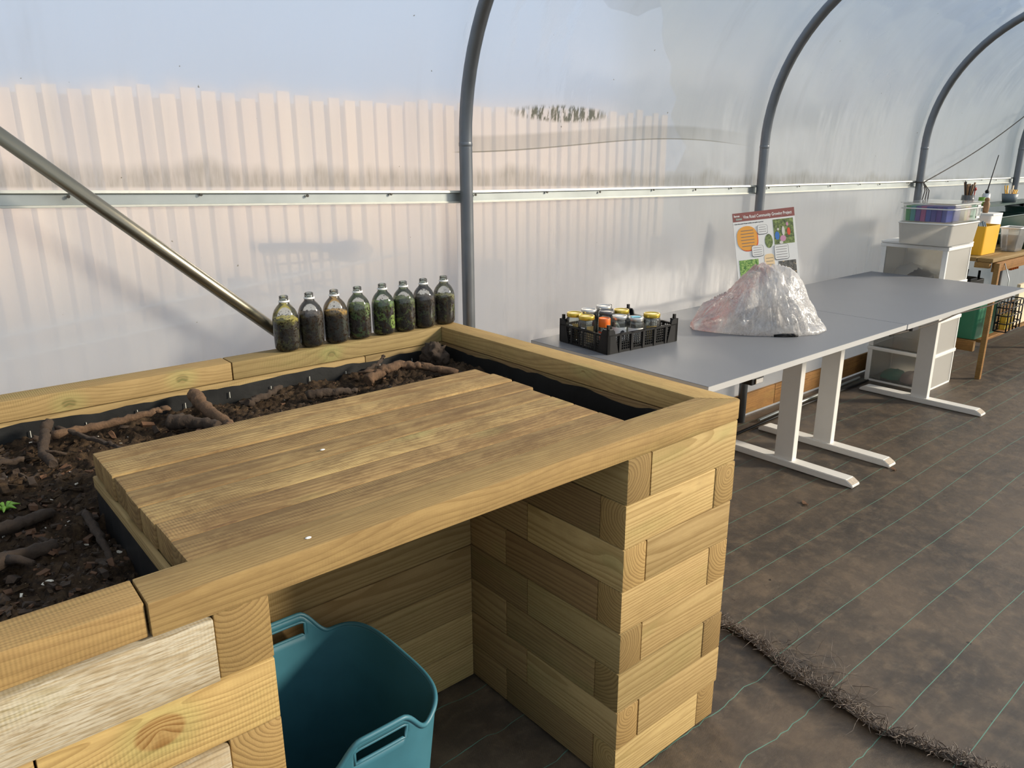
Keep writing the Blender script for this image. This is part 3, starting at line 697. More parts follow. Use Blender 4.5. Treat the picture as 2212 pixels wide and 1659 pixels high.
# ------------------------------------------------------------------ floor
ylines = [.749+.153*k for k in range(1, 4)] + [.749, .593, .455, .317, .181, .016, -.155, -.321, -.482, -.64, -.8, -.96, -1.12, -1.28]
ylines.sort()
ylow = sorted([.64, .48, .32, .16, .002, -.146, -.31, -.47, -.63, -.79, -.95, -1.11, -1.27])
FRT = [(-4, .45), (-.9, .36), (-.485, .306), (-.36, .274), (-.308, .262), (-.175, .287), (-.034, .297), (.106, .344), (.21, .350), (.6, .37), (1.4, .40)]
def frx(y):
    for (a, za), (b, zb) in zip(FRT, FRT[1:]):
        if a <= y <= b: return za+(zb-za)*(y-a)/(b-a)
    return .35
def sheet(x0, x1, lines, dz, wr, n, name, y0=-3.9, y1=1.285):
    ys = [(y0, 0)]; h = .0011
    yy = sorted(set([y0, y1]+[y0+i*.04 for i in range(int((y1-y0)/.04))]))
    allv = [(y, 0) for y in yy if not any(abs(y-l) < .006 for l in lines)]
    for l in lines: allv += [(l-h, 1), (l+h, 2)]
    allv.sort()
    bm = nb(); g = []
    for i in range(n+1):
        t = (i/n)**1.6 if x1-x0 > 3 else i/n
        x = x0+(x1-x0)*t; col = []
        for (y, _) in allv:
            wob = .006*math.sin(x*3+y*2)+.004*fbm(x*1.3, y*.7, 4)+(wr*1.2*fbm(x*5, y*3, 2) if wr else 0)
            fade = min(1, (y1-y)/.1, (y-y0)/.1)
            z = dz+.0025*fbm(x*2.5, y*2.5, 1)+wr*(.5*fbm(x*7, y*5, 3)+.3*fbm(x*15, y*15, 6))
            ex = (frx(y)-x0-.012)*(1-t)**10 if dz > 0 else 0
            if dz < 0: z = min(z, -.0008 if x > -.05 else .002)
            else: z = max(z, .0004)+.004*max(0, 1-(x-x0)/.05)
            col.append(bm.verts.new((x+ex, y+wob*fade, z)))
        g.append(col)
    for i in range(n):
        for k in range(len(allv)-1):
            f = bm.faces.new((g[i][k], g[i+1][k], g[i+1][k+1], g[i][k+1])); f.smooth = True
            if allv[k][1] == 1 and allv[k+1][1] == 2: f.material_index = 1
    return tag(mobj(name, bm, ['floor', 'thread']), kind='structure')
sheet(.29, XB, ylines, .001, 0, 150, 'floor')
sheet(XA, .40, ylow, -.008, .011, 260, 'floor')
# frayed edge
bm = nb()
def curl(p, L, r, lift):
    a = random.uniform(0, 2*PI); pts = [p]; d = Vector((math.cos(a), math.sin(a), lift))
    for k in range(6):
        d = (d+Vector([random.uniform(-.6, .6), random.uniform(-.6, .6), random.uniform(-.45, .35)])).normalized()
        q = pts[-1]+d*L/6; q.z = max(.002, q.z); pts.append(q)
    tube(bm, pts, [r]*5+[r*.7, r*.4], 5)
for i in range(950):
    y = .33-random.random()**.8*1.0; x = frx(y)+random.gauss(0, .008)
    curl(Vector((x, y, .003+abs(random.gauss(0, .007)))), random.uniform(.014, .042), random.uniform(.0007, .0015), .7)
for i in range(70):
    y = random.choice([random.uniform(-.3, -.05), random.uniform(-.2, .1)]); x = frx(y)+.02+abs(random.gauss(0, .03))
    curl(Vector((x, y, .003)), random.uniform(.05, .14), random.uniform(.0004, .0008), .6)
fr = mobj('frayed_threads', bm, 'fray'); tag(fr, 'ragged line of frayed threads across the brown ground cover by the bed corner', 'frayed threads', kind='stuff')
# long timber along the foot of the wall, pipe, debris
bb = bpy.data.objects.new('baseboard_back', None); COL.objects.link(bb); tag(bb, kind='structure')
for (x0, x1) in ((.25, 2.35), (2.353, 4.3), (4.303, 7)):
    timber('timber_plank', x0, x1, 1.272, 1.287, .02, .135, 'x', 'old_wood', bb)
bm = nb(); tube(bm, [(2.05, 1.175, .014), (2.6, 1.20, .014), (3.26, 1.222, .014)], .009, 10); o = mobj('metal_conduit', bm, 'alu'); tag(o, 'thin shiny metal conduit lying on the ground along the wall under the desks', 'conduit')
bm = nb(); tube(bm, [(1.75, 1.135, .010), (2.5, 1.165, .010), (3.25, 1.16, .010)], .007, 10); o = mobj('black_hose', bm, 'black'); tag(o, 'thin black hose on the ground in front of the shiny conduit', 'hose')
for (x, y, rr, lb) in ((1.93, .40, .6, 'dry brown leaf lying by the tip of the middle desk foot'), (1.30, .47, .9, 'dry leaf lying left of the nearest desk foot')):
    bm = nb(); n = 8
    for k in range(n):
        u = k/n*.05; w_ = .012*math.sin(PI*(k+.1)/n); 
        bm.verts.new((u, -w_, .004+.004*math.sin(k))); bm.verts.new((u, w_, .006+.003*math.cos(k)))
    bm.verts.ensure_lookup_table()
    for k in range(n-1): bm.faces.new([bm.verts[i] for i in (2*k, 2*k+2, 2*k+3, 2*k+1)])
    o = mobj('dry_leaf', bm, 'chip', None, (x, y, .001), (0, 0, rr)); md = o.modifiers.new('t', 'SOLIDIFY'); md.thickness = .0008; tag(o, lb, 'leaf')
# ------------------------------------------------------------------ desks
DZ = .70; DT = .022
def desk(x0, x1, y0, y1, legs, label):
    d = empty('desk', ((x0+x1)/2, (y0+y1)/2, 0), 0, label, 'desk', None)
    L, Wd = (x1-x0)/2, (y1-y0)/2
    bm = nb(); box(bm, -L, L, -Wd, Wd, DZ-DT, DZ, bev=.0015)
    for f in bm.faces:
        if abs(f.calc_center_median().z-DZ) > .0012: f.material_index = 1
    mobj('desk_top', bm, ['desk', 'desk_edge'], d)
    for lx in legs:
        lx -= (x0+x1)/2; yo = .775-(y0+y1)/2
        bm = nb(); box(bm, lx-.0185, lx+.0185, yo-.045, yo+.045, .03, DZ-DT-.035, bev=.003)
        mobj('leg_column', bm, 'white_metal', d)
        bm = nb(); P = [(-.34, 0), (.34, 0), (.34, .012), (.31, .03), (-.31, .03), (-.34, .012)]; a = []; b = []
        for (u, z) in P: a.append(bm.verts.new((lx-.033, yo+u, z+.003))); b.append(bm.verts.new((lx+.033, yo+u, z+.003)))
        for i in range(6): f = bm.faces.new((a[i], a[(i+1) % 6], b[(i+1) % 6], b[i])); f.material_index = 1 if i in (2, 4) else 0
        bm.faces.new(a); bm.faces.new(list(reversed(b))); bmesh.ops.bevel(bm, geom=list(bm.edges), offset=.003, segments=2, affect='EDGES')
        mobj('foot', bm, ['white_metal', 'scuff'], d)
        bm = nb(); box(bm, lx-.02, lx+.02, -.30, .30, DZ-DT-.035, DZ-DT-.001, bev=.002); mobj('bracket', bm, 'white_metal', d)
    bm = nb()
    xa, xb = min(legs)-(x0+x1)/2, max(legs)-(x0+x1)/2
    for yy in (-.12, .12): box(bm, xa, xb, yy-.015, yy+.015, DZ-DT-.034, DZ-DT-.004)
    mobj('cross_rail', bm, 'white_metal', d)
    return d
desk(.44, 1.804, .39, 1.203, (.62, 1.636), 'nearer grey-topped desk with white T legs, carrying the crate and plastic bag')
desk(1.806, 3.19, .387, 1.203, (1.982, 3.075), 'farther grey-topped desk with white T legs, next to the plastic drawers')
# control switch under the front edge of the nearer desk
sw = empty('desk_switch', (.72, .43, DZ-DT-.001), 0, 'small black and chrome control switch under the front edge of the nearer desk', 'switch')
bm = nb(); box(bm, -.035, .035, -.035, .03, -.024, 0, bev=.004); mobj('switch_body', bm, 'black', sw)
bm = nb(); box(bm, -.018, .024, -.040, -.034, -.02, -.003, bev=.001); mobj('chrome_plate', bm, 'chrome', sw)
bm = nb(); pts = [(1.7+i*.1, .41+.003*math.sin(i), DZ-DT-.013-.010*abs(math.sin(i*.45))) for i in range(15)]; tube(bm, pts, .0035, 6)
o = mobj('cable', bm, 'cord'); tag(o, 'thin brown cable running under the front edge of the desks', 'cable')
bm = nb(); box(bm, -.03, .03, -.02, .02, -.022, 0, bev=.003); o = mobj('cable_clip', bm, 'lid_dark', None, (1.92, .42, DZ-DT-.0005)); tag(o, 'small grey control clip under the front edge of the farther desk near the seam', 'clip')

# ------------------------------------------------------------------ black crate
CR = -.075; CW, CD, CH = .350, .26, .068
crate = empty('plastic_crate', (.493, .856, DZ+.001), CR, 'black mesh plastic crate of glass jars on the nearer desk', 'crate')
T = .006
def grid_panel(n_u, L, horiz):
    bm = nb(); 
    def bx(u0, u1, z0, z1, t=0.0): box(bm, u0, u1, t, .004+t, z0, z1)
    bx(0, L, 0, .008); bx(0, L, CH-.006, CH, -.002); 
    box(bm, 0, L, -.003, .007, CH-.004, CH)
    k = int(L/.0095)
    for i in range(k+1): u = i*L/k; bx(u-.0009, u+.0009, 0, CH, .001)
    for z in [.008+i*.0088 for i in range(1, 7)]: bx(0, L, z-.0008, z+.0008, .001)
    for i in range(n_u+1): u = i*L/n_u; u = min(max(u, .005), L-.005); box(bm, u-.0045, u+.0045, -.003, .006, 0, CH)
    return bm
p1 = mobj('mesh_side', grid_panel(6, CW, 1), 'black', crate)
p2 = mobj('mesh_side', grid_panel(6, CW, 1), 'black', crate, (0, CD-.004, 0))
p3 = mobj('mesh_side', grid_panel(4, CD, 1), 'black', crate, (0, 0, 0), (0, 0, PI/2)); p3.location.x = .004
p4 = mobj('mesh_side', grid_panel(4, CD, 1), 'black', crate, (CW, 0, 0), (0, 0, PI/2))
bm = nb()
for i in range(24): u = i*CW/23; box(bm, u-.0012, u+.0012, 0, CD, .001, .0035)
for i in range(18): v = i*CD/17; box(bm, 0, CW, v-.0012, v+.0012, .001, .0035)
mobj('mesh_base', bm, 'black', crate)
for (cx, cyy, sx, sy) in ((0, 0, 1, 1), (CW, 0, -1, 1), (CW, CD, -1, -1), (0, CD, 1, -1)):
    bm = nb()
    def cb(a, b, c_, d, z0, z1): box(bm, min(cx+sx*a, cx+sx*b), max(cx+sx*a, cx+sx*b), min(cyy+sy*c_, cyy+sy*d), max(cyy+sy*c_, cyy+sy*d), z0, z1)
    cb(-.003, .022, -.003, .003, 0, CH+.020); cb(-.003, .003, -.003, .022, 0, CH+.020); cb(.0, .018, 0, .018, CH+.014, CH+.020)
    cb(.003, .012, .003, .012, CH+.02, CH+.036)
    for (ua, ub) in ((.022, .045),):   # slanted braces
        for ax in (0, 1):
            P = [(.022, 0), (.050, 0), (.030, CH+.012), (.022, CH+.020)]
            a = []; b = []
            for (u, z) in P:
                if ax == 0: a.append(bm.verts.new((cx+sx*u, cyy-sy*.003, z))); b.append(bm.verts.new((cx+sx*u, cyy+sy*.002, z)))
                else: a.append(bm.verts.new((cx-sx*.003, cyy+sy*u, z))); b.append(bm.verts.new((cx+sx*.002, cyy+sy*u, z)))
            for i in range(4): bm.faces.new((a[i], a[(i+1) % 4], b[(i+1) % 4], b[i]))
            bm.faces.new(a); bm.faces.new(list(reversed(b)))
    mobj('corner_post', bm, 'black', crate)
# jars
def C2W(u, v): return (.493+u*math.cos(CR)-v*math.sin(CR), .856+u*math.sin(CR)+v*math.cos(CR))
def jar(wx, wy, h, r, lid, label, kind='jar', lab=None):
    t = empty('glass_jar' if kind == 'jar' else 'spice_shaker', (wx, wy, DZ+.006), random.uniform(0, 6), label, 'jar' if kind == 'jar' else 'shaker', 'jars in the black crate' if kind == 'jar' else None)
    hl = .014 if kind == 'jar' else .032
    if kind == 'jar': pr = [(0, .001), (r*.9, .001), (r, .006), (r, h*.74), (r*.96, h*.82), (r*.86, h-hl-.003), (r*.86, h-hl+.002)]
    else: pr = [(0, .001), (r, .001), (r, h-hl)]
    bm = nb(); lathe(bm, pr, 28); mobj('jar_glass', bm, 'glass', t)
    rl = r*.95 if kind == 'jar' else r*1.02
    bm = nb(); lathe(bm, [(rl*.99, h-hl), (rl, h-hl+.001), (rl, h-.002), (rl*.96, h), (rl*.86, h), (rl*.84, h-.0012), (0, h-.0012)], 28); mobj('lid', bm, lid, t)
    if lab is not None:
        n0, n1, z0, z1, mt = lab; bm = nb(); n = 10; A = []
        ang = t.rotation_euler.z
        for k in range(n+1):
            a = (n0+(n1-n0)*k/n)-ang; A.append((bm.verts.new(((r+.0006)*math.cos(a), (r+.0006)*math.sin(a), z0)), bm.verts.new(((r+.0006)*math.cos(a), (r+.0006)*math.sin(a), z1))))
        for a, b in zip(A, A[1:]): bm.faces.new((a[0], b[0], b[1], a[1])).smooth = True
        mobj('paper_label', bm, mt, t)
    return t
fc = math.atan2(-.65, -.76)   # towards the viewer
js = [(C2W(.038, .225), .106, .0315, 'lid_gold', 'gold-lidded jar at the left end of the crate', (fc-.2, fc+.9, .01, .07, 'paperbag')),
      (C2W(.041, .161), .105, .0315, 'lid_gold', 'gold-lidded jar with small barcode label, second from the left in front', (fc+.1, fc+1.0, .01, .07, 'paperbag')),
      (C2W(.105, .221), .112, .0315, 'lid_silver', 'white and silver lidded jar behind the two left gold lids', None),
      (C2W(.178, .218), .118, .031, 'lid_silver', 'tallest jar at the back with a plain silver lid', None),
      (C2W(.144, .164), .110, .031, 'lid_dark', 'jar with a dark grey lid behind the orange-capped shaker', None),
      (C2W(.210, .154), .109, .031, 'lid_gold', 'gold-lidded jar at the back, right of the dark grey lid', None),
      (C2W(.149, .100), .102, .030, 'lid_silver', 'silver-lidded jar with round black mark on its white label', (fc-1.1, fc+1.1, .012, .062, 'paper')),
      (C2W(.194, .060), .098, .030, 'lid_silver', 'silver-lidded jar with a bright blue sticker on top', (fc-1.1, fc+1.1, .012, .06, 'paper')),
      (C2W(.275, .058), .102, .033, 'lid_gold', 'gold-lidded jar standing alone at the right of the crate', (fc-.6, fc+.6, .01, .06, 'paperbag'))]
for i, (p, h, r, lid, lb, lab) in enumerate(js):
    t = jar(p[0], p[1], h, r, lid, lb+(' in the black crate' if 'crate' not in lb else ''), lab=lab)
    if i in (0, 1):
        a = fc+.0-t.rotation_euler.z-.35; bm = nb()
        box(bm, -.007, .007, -.0006, .0006, .045, .065, mat=Matrix.Translation(((r+.0012)*math.cos(a), (r+.0012)*math.sin(a), 0)) @ Matrix.Rotation(a+PI/2, 4, 'Z')); mobj('barcode_label', bm, 'paper', t)
    if i == 6:
        a = fc+.45-t.rotation_euler.z; bm = nb(); vs = []
        for k in range(20): b = a+.3*math.cos(k*PI/10); vs.append(bm.verts.new(((r+.0014)*math.cos(b), (r+.0014)*math.sin(b), .040+.012*math.sin(k*PI/10))))
        bm.faces.new(vs); mobj('round_mark', bm, 'drk', t)
    if i == 7: bm = nb(); box(bm, -.015, .018, -.008, .012, h-.0008, h+.0008); mobj('blue_sticker', bm, 'blue', t)
jar(*C2W(.085, .112), .098, .0215, 'orange', 'clear spice shaker with an orange flip cap in the front of the crate', 'shaker', (fc-1.2, fc+.6, .02, .05, 'or2'))
# crumpled grey film tub in the crate and a black clamp standing at the back
bm = nb(); bmesh.ops.create_icosphere(bm, subdivisions=3, radius=.05)
for v in bm.verts:
    v.co *= 1+.35*fbm(v.co.x*30, v.co.y*30, v.co.z*30); v.co.x *= .8; v.co.y *= .6; v.co.z = max(v.co.z*.9, -.04)
x_, y_ = C2W(.262, .20); o = mobj('grey_pouch', bm, 'clearbox', None, (x_, y_, DZ+.06), smooth=True); tag(o, 'crumpled clear grey plastic pouch at the back of the black crate', 'pouch')
x_, y_ = C2W(.308, .135); bm = nb(); lathe(bm, [(0, .001), (.022, .001), (.028, .055), (.029, .055), (.023, 0)], 24)
o = mobj('plastic_cup', bm, 'clearbox', None, (x_, y_, DZ+.006), (0, 0, 0)); tag(o, 'clear plastic cup at the right end of the black crate', 'cup')
cl = empty('black_clip', C2W(.232, .244)+(DZ+.006,), CR, 'black plastic peg of a second crate part standing behind the jars', 'clip')
bm = nb(); box(bm, -.035, .035, -.008, .008, .075, .086, bev=.003); box(bm, -.008, .008, -.006, .006, 0, .112, bev=.002); box(bm, -.014, .014, -.008, .008, .086, .095, bev=.002); mobj('peg', bm, 'black', cl)

# ------------------------------------------------------------------ plastic bag
bag = empty('plastic_bag', (1.27, .755, DZ), -.707, 'large crumpled translucent plastic carrier bag with faded red print on the nearer desk', 'bag')
HU = [(-.265, .03), (-.24, .05), (-.18, .10), (-.12, .145), (-.06, .20), (-.02, .245), (.03, .255), (.09, .243), (.13, .21), (.17, .165), (.21, .115), (.24, .075), (.262, .03)]
DU = [(-.265, .03), (-.2, .08), (-.1, .13), (0, .15), (.1, .15), (.2, .12), (.262, .05)]
def lerp(T_, x):
    for (a, za), (b, zb) in zip(T_, T_[1:]):
        if a <= x <= b: return za+(zb-za)*(x-a)/(b-a)
    return T_[0][1] if x < T_[0][0] else T_[-1][1]
bm = nb(); NU, NV = 110, 90; g = []
for i in range(NU+1):
    u = -.265+.527*i/NU; h = lerp(HU, u); d = lerp(DU, u); col = []
    for k in range(NV):
        a = 2*PI*k/NV; c_, s = math.cos(a), math.sin(a)
        y = d*(abs(c_)**.75)*(1 if c_ > 0 else -1); z = h*(max(0, s)**.9) if s > 0 else .0
        if s <= 0: y *= (1-.0*s)
        p = Vector((u, y, z))
        ap = Vector((.0, -.02, .27)); rel = p-ap; ang = math.atan2(rel.x, -rel.z+.05)*3.2+math.atan2(rel.y, .3)*1.5
        rid = 1-abs(fbm(ang*1.1, rel.length*2, 2.2, 3))*2.2
        rid2 = 1-abs(fbm(u*14+3, y*14, z*18))*2
        amp = min(1, z/.05)
        out = Vector((0, c_*.8, max(0, s))).normalized() if (abs(c_)+max(0, s)) > 0 else Vector((0, 0, 1))
        p += out*(.030*(rid-.5)+.004*(rid2-.5)+.022*fbm(u*6, y*6, z*6, 2))*amp*min(1, (.27-abs(u))/.08+.3)
        p.z = max(p.z, 0.0015)
        col.append(bm.verts.new(p))
    g.append(col)
for i in range(NU):
    for k in range(NV): bm.faces.new((g[i][k], g[i+1][k], g[i+1][(k+1) % NV], g[i][(k+1) % NV])).smooth = True
bm.faces.new(g[0]); bm.faces.new(g[-1])
mobj('bag_skin', bm, 'bag', bag)
# thin film loosely folded inside
bm = nb(); bmesh.ops.create_icosphere(bm, subdivisions=5, radius=1)
for v in bm.verts:
    n_ = 1-abs(fbm(v.co.x*2.2, v.co.y*2.2, v.co.z*2.2))*1.4; v.co = Vector((v.co.x*.13+.05, v.co.y*.07, .05+v.co.z*.045))*(.72+.28*n_)
    v.co.z = max(.004, v.co.z)
mobj('inner_fold', bm, 'bag', bag, smooth=True)
bm = nb()
for k in range(3): tube(bm, [(.02+.02*k, -.15+.01*k, .004), (.05+.02*k, -.16, .010), (.09+.01*k, -.155, .005)], .005, 6)
mobj('dark_contents', bm, 'black', bag)

# ------------------------------------------------------------------ information board
U = Vector((.802, -.589, .103)).normalized(); V = Vector((.046, .233, .971)); V = (V-U*V.dot(U)).normalized(); Nn = U.cross(V)
Mb = Matrix(((U.x, V.x, Nn.x, 1.701), (U.y, V.y, Nn.y, 1.12), (U.z, V.z, Nn.z, .7006), (0, 0, 0, 1)))
board = bpy.data.objects.new('information_board', None); COL.objects.link(board); board.matrix_world = Mb
tag(board, 'printed community growing project information board leaning on the wall behind the plastic bag', 'sign')
BW, BH = .297, .42
bm = nb(); box(bm, 0, BW, 0, BH, -.005, 0); mobj('board_panel', bm, 'paper', board)
def flat(name, pts, z, mat, t=.0004):
    bm = nb(); prism(bm, pts, z, z+t); return mobj(name, bm, mat, board)
def rrect(x0, x1, y0, y1, r, n=6):
    P = []
    for (cx, cyy, a0) in ((x1-r, y0+r, -PI/2), (x1-r, y1-r, 0), (x0+r, y1-r, PI/2), (x0+r, y0+r, PI)):
        for k in range(n+1): a = a0+PI/2*k/n; P.append((cx+r*math.cos(a), cyy+r*math.sin(a)))
    return P
def bilin(u, v): return (u*BW, BH-v*BH)   # v down from the top
def text(s, size, x, y, z, mat, name, bold=0, sx=1):
    cu = bpy.data.curves.new(name, 'FONT'); cu.body = s; cu.size = size; cu.offset = bold; cu.extrude = .0001; cu.resolution_u = 3
    ob = bpy.data.objects.new(name, cu); COL.objects.link(ob); bpy.context.view_layer.update()
    me = bpy.data.meshes.new_from_object(ob.evaluated_get(bpy.context.evaluated_depsgraph_get())); bpy.data.objects.remove(ob)
    me.materials.clear(); me.materials.append(M[mat]); o = bpy.data.objects.new(name, me); COL.objects.link(o); o.parent = board; o.location = (x, y, z); o.scale = (sx, 1, 1)
    return o
Y = lambda v: BH-v
flat('title_banner', [(0, Y(.040)), (BW, Y(.040)), (BW, BH), (0, BH)], .0002, 'ban')
text('Vine Road Community Growing Project', .0205, .050, Y(.028), .0008, 'paper', 'title_lettering', .0004, .70)
text('Barnes', .0125, .006, Y(.018), .0008, 'paper', 'logo_lettering', .0005, .8)
flat('logo_plate', [(.014, Y(.034)), (.044, Y(.034)), (.044, Y(.024)), (.014, Y(.024))], .0006, 'logog'); text('Common', .009, .0155, Y(.0325), .0011, 'hat', 'logo_lettering', .0002, .8)
text('A space where people of all ages and abilities come together to grow food', .0073, .006, Y(.053), .0004, 'drk', 'subtitle_lettering', .0002, .63)
flat('orange_bubble_shadow', rrect(.016, .113, Y(.183), Y(.070), .045), .0002, 'rd'); flat('orange_bubble', rrect(.012, .109, Y(.178), Y(.064), .045), .0007, 'ora')
for (nm, x0, x1, v0, v1) in (('speech_bubble', .113, .160, .067, .108), ('speech_bubble', .078, .132, .160, .210), ('speech_bubble', .186, .252, .168, .236)):
    flat(nm+'_outline', rrect(x0-.001, x1+.0015, Y(v1+.0022), Y(v0-.001), .010), .0011, 'drk'); flat(nm, rrect(x0, x1, Y(v1), Y(v0), .009), .0016, 'paper')
flat('peach_bubble', rrect(.134, .182, Y(.30), Y(.205), .016), .0002, 'peach')
flat('garden_photo', [(.170, Y(.180)), (.258, Y(.180)), (.258, Y(.052)), (.170, Y(.052))], .0002, 'photo_green') if False else None
flat('garden_photo', [(.190, Y(.165)), (.287, Y(.165)), (.287, Y(.048)), (.190, Y(.048))], .0002, 'photo_green')
for (x, y, a, b, m) in ((.205, .125, .012, .022, 'bl'), (.232, .140, .016, .016, 'pk'), (.236, .105, .008, .024, 'hat'), (.262, .110, .009, .02, 'or2'), (.211, .095, .006, .006, 'hat'), (.257, .075, .006, .01, 'pk'), (.222, .158, .010, .008, 'hat')):
    flat('photo_figure', [(x+a*.9*math.cos(k*PI/8), Y(y)+b*.9*math.sin(k*PI/8)) for k in range(16)], .0007, m)
flat('round_photo', [(.163+.019*math.cos(k*PI/12), Y(.145)+.033*math.sin(k*PI/12)) for k in range(24)], .0002, 'photo_green')
flat('grass_photo', [(.012, Y(.31)), (.105, Y(.31)), (.105, Y(.222)), (.012, Y(.222))], .0002, 'photo_grass')
flat('dark_photo', [(.200, Y(.32)), (.285, Y(.32)), (.285, Y(.245)), (.200, Y(.245))], .0002, 'photo_dark')
def lines(x0, x1, v0, v1, n, z, th=.0022):
    tl = nb()
    for k in range(n):
        v = v0+(v1-v0)*k/max(1, n-1); e = random.uniform(0, .08)*(x1-x0); box(tl, x0+e, x1-e, Y(v)-th/2, Y(v)+th/2, z, z+.0003)
    mobj('printed_lines', tl, 'grytext', board)
lines(.030, .095, .085, .158, 6, .0012, .003); lines(.118, .155, .077, .098, 3, .0021, .0018); lines(.083, .127, .170, .202, 4, .0021, .0018); lines(.190, .248, .178, .226, 5, .0021, .002); lines(.140, .177, .225, .30, 6, .0007, .002)

# ------------------------------------------------------------------ drawer tower
tw = empty('drawer_tower', (3.29, .825, 0), 0, 'white framed tower of four translucent plastic drawers standing past the desk end', 'drawers')
TX, TY = .345, .378
for k in range(4):
    z0 = .012+k*.214; z1 = z0+.214; ins = .004*k*0
    bm = nb(); F = .028
    box(bm, -.002, F*.5, 0, F, z0, z1-.02, bev=.003); box(bm, -.002, F*.5, TY-F, TY, z0, z1-.02, bev=.003)   # front frame posts (face -x)
    box(bm, -.006, TX+.006, -.006, TY+.006, z1-.024, z1-.002, bev=.005)                                   # shelf frame
    box(bm, TX-.012, TX, 0, .012, z0, z1-.02); box(bm, TX-.012, TX, TY-.012, TY, z0, z1-.02)
    mobj('drawer_frame', bm, 'white_plastic', tw)
    bm = nb(); box(bm, F*.5, TX-.012, .002, .004, z0, z1-.024); box(bm, F*.5, TX-.012, TY-.004, TY-.002, z0, z1-.024); box(bm, TX-.004, TX-.002, .01, TY-.01, z0, z1-.024)
    mobj('side_panel', bm, 'frosted', tw)
    bm = nb(); box(bm, .002, .006, F, TY-F, z0+.006, z1-.026); box(bm, .006, TX-.02, F, TY-F, z0+.006, z0+.010)
    dr = mobj('drawer', bm, 'clearbox', tw)
    if k in (0, 3):
        for (mt, y0, y1, zz) in (('pink_cloth', .06, .20, .06), ('green_cloth', .17, .32, .05)) if k == 0 else (('lid_dark', .10, .30, .05), ('paper', .15, .33, .075)):
            bm = nb(); bmesh.ops.create_icosphere(bm, subdivisions=3, radius=1)
            for v in bm.verts: v.co = Vector((v.co.x*.09+.11, (y0+y1)/2+v.co.y*(y1-y0)/2, z0+.012+max(0, v.co.z)*zz*(1+.4*fbm(v.co.x*2, v.co.y*3, 1))))
            mobj('folded_contents', bm, mt, dr, smooth=True)
bm = nb(); prism(bm, rrect(-.012, TX+.012, -.012, TY+.012, .03), .868, .878, bev=.003); mobj('top_lid', bm, 'white_plastic', tw)
bm = nb(); box(bm, 0, TX, 0, TY, 0, .012, bev=.003); mobj('base', bm, 'white_plastic', tw)

def tubbox(name, x0, x1, y0, y1, z0, h, flare, mat, rim, label, cat, rimh=.01, group=None, floor=True):
    cx, cyy = (x0+x1)/2, (y0+y1)/2; t = empty(name, (cx, cyy, z0), 0, label, cat, group); a, b = (x1-x0)/2, (y1-y0)/2
    bm = nb(); n = 6; r = min(.025, a*.3, b*.3); lo = rrect(-a, a, -b, b, r); hi = rrect(-a-flare, a+flare, -b-flare, b+flare, r); li = rrect(-a+.003, a-.003, -b+.003, b-.003, r); hi2 = rrect(-a-flare+.003, a+flare-.003, -b-flare+.003, b+flare-.003, r)
    def ring(P, z): return [bm.verts.new((x, y, z)) for x, y in P]
    A = ring(lo, 0); B = ring(hi, h); Cc = ring(hi2, h); D = ring(li, .003); N_ = len(A)
    for P, Q in ((A, B), (B, Cc), (Cc, D)):
        for k in range(N_): bm.faces.new((P[k], P[(k+1) % N_], Q[(k+1) % N_], Q[k]))
    bm.faces.new(A); bm.faces.new(D)
    smooth_by_angle(mobj('box_wall', bm, mat, t), 30)
    if rim:
        bm = nb(); pts = [(x, y, h) for x, y in rrect(-a-flare, a+flare, -b-flare, b+flare, r)]; tube(bm, pts, rimh/2, 8, closed=True); mobj('rim', bm, rim, t)
    return t
tubbox('storage_box', 3.20, 3.585, .80, 1.075, .8785, .120, .012, 'frosted', 'frost_rim', 'milky plastic storage box on the drawer tower, under the box of coloured cases', 'box')
pb = tubbox('photo_case_box', 3.20, 3.60, .80, 1.07, 1.0045, .10, .006, 'casebox', 'frost_rim', 'clear latched box full of rainbow-coloured cases, topmost on the drawer tower', 'box', .006)
bm = nb(); box(bm, -.214, .214, -.149, .149, .106, .109, bev=.001); mobj('box_lid', bm, 'clearbox', pb)
bm = nb(); tube(bm, [(x, y, .076) for x, y in rrect(-.212, .212, -.147, .147, .025)], .004, 6, closed=True); mobj('lid_rim', bm, 'frost_rim', pb)
bm = nb(); box(bm, .10, .104, -.152, -.148, .02, .09); box(bm, .15, .154, -.152, -.148, .02, .09); box(bm, .10, .154, -.152, -.148, .016, .028); box(bm, .10, .154, -.152, -.148, .082, .09); mobj('latch', bm, 'white_plastic', pb)
cols = ['#2f9a50', '#2f9c98', '#57409a', '#b2478c', '#2f4fae', '#3c3f9e', '#5e3f9f', '#3448a8', '#b0a03c', '#cf9c7d', '#5fb48c', '#69bd96']
for i in range(12):
    hx = cols[i]; m = simple('case_colour_%d' % i, hx, .35, 0, .05)
    # first cases line up along the -x face, the rest along the near side
    if i < 8: x0, y0 = 3.212, 1.033-i*.0285; dx, dy = .19, .027
    else: x0, y0 = 3.408+(i-8)*.044, .812; dx, dy = .042, .23
    bm = nb(); box(bm, 0, dx, 0, dy, 0, .085, bev=.003)
    o = mobj('photo_case', bm, m, None, (x0, y0, 1.0085))
    nm = ['green', 'teal', 'violet', 'pink', 'blue', 'indigo', 'purple', 'royal blue', 'olive yellow', 'salmon', 'sea green', 'mint green'][i]
    tag(o, nm+' plastic photo case inside the clear latched box', 'case', 'coloured cases in the clear latched box')

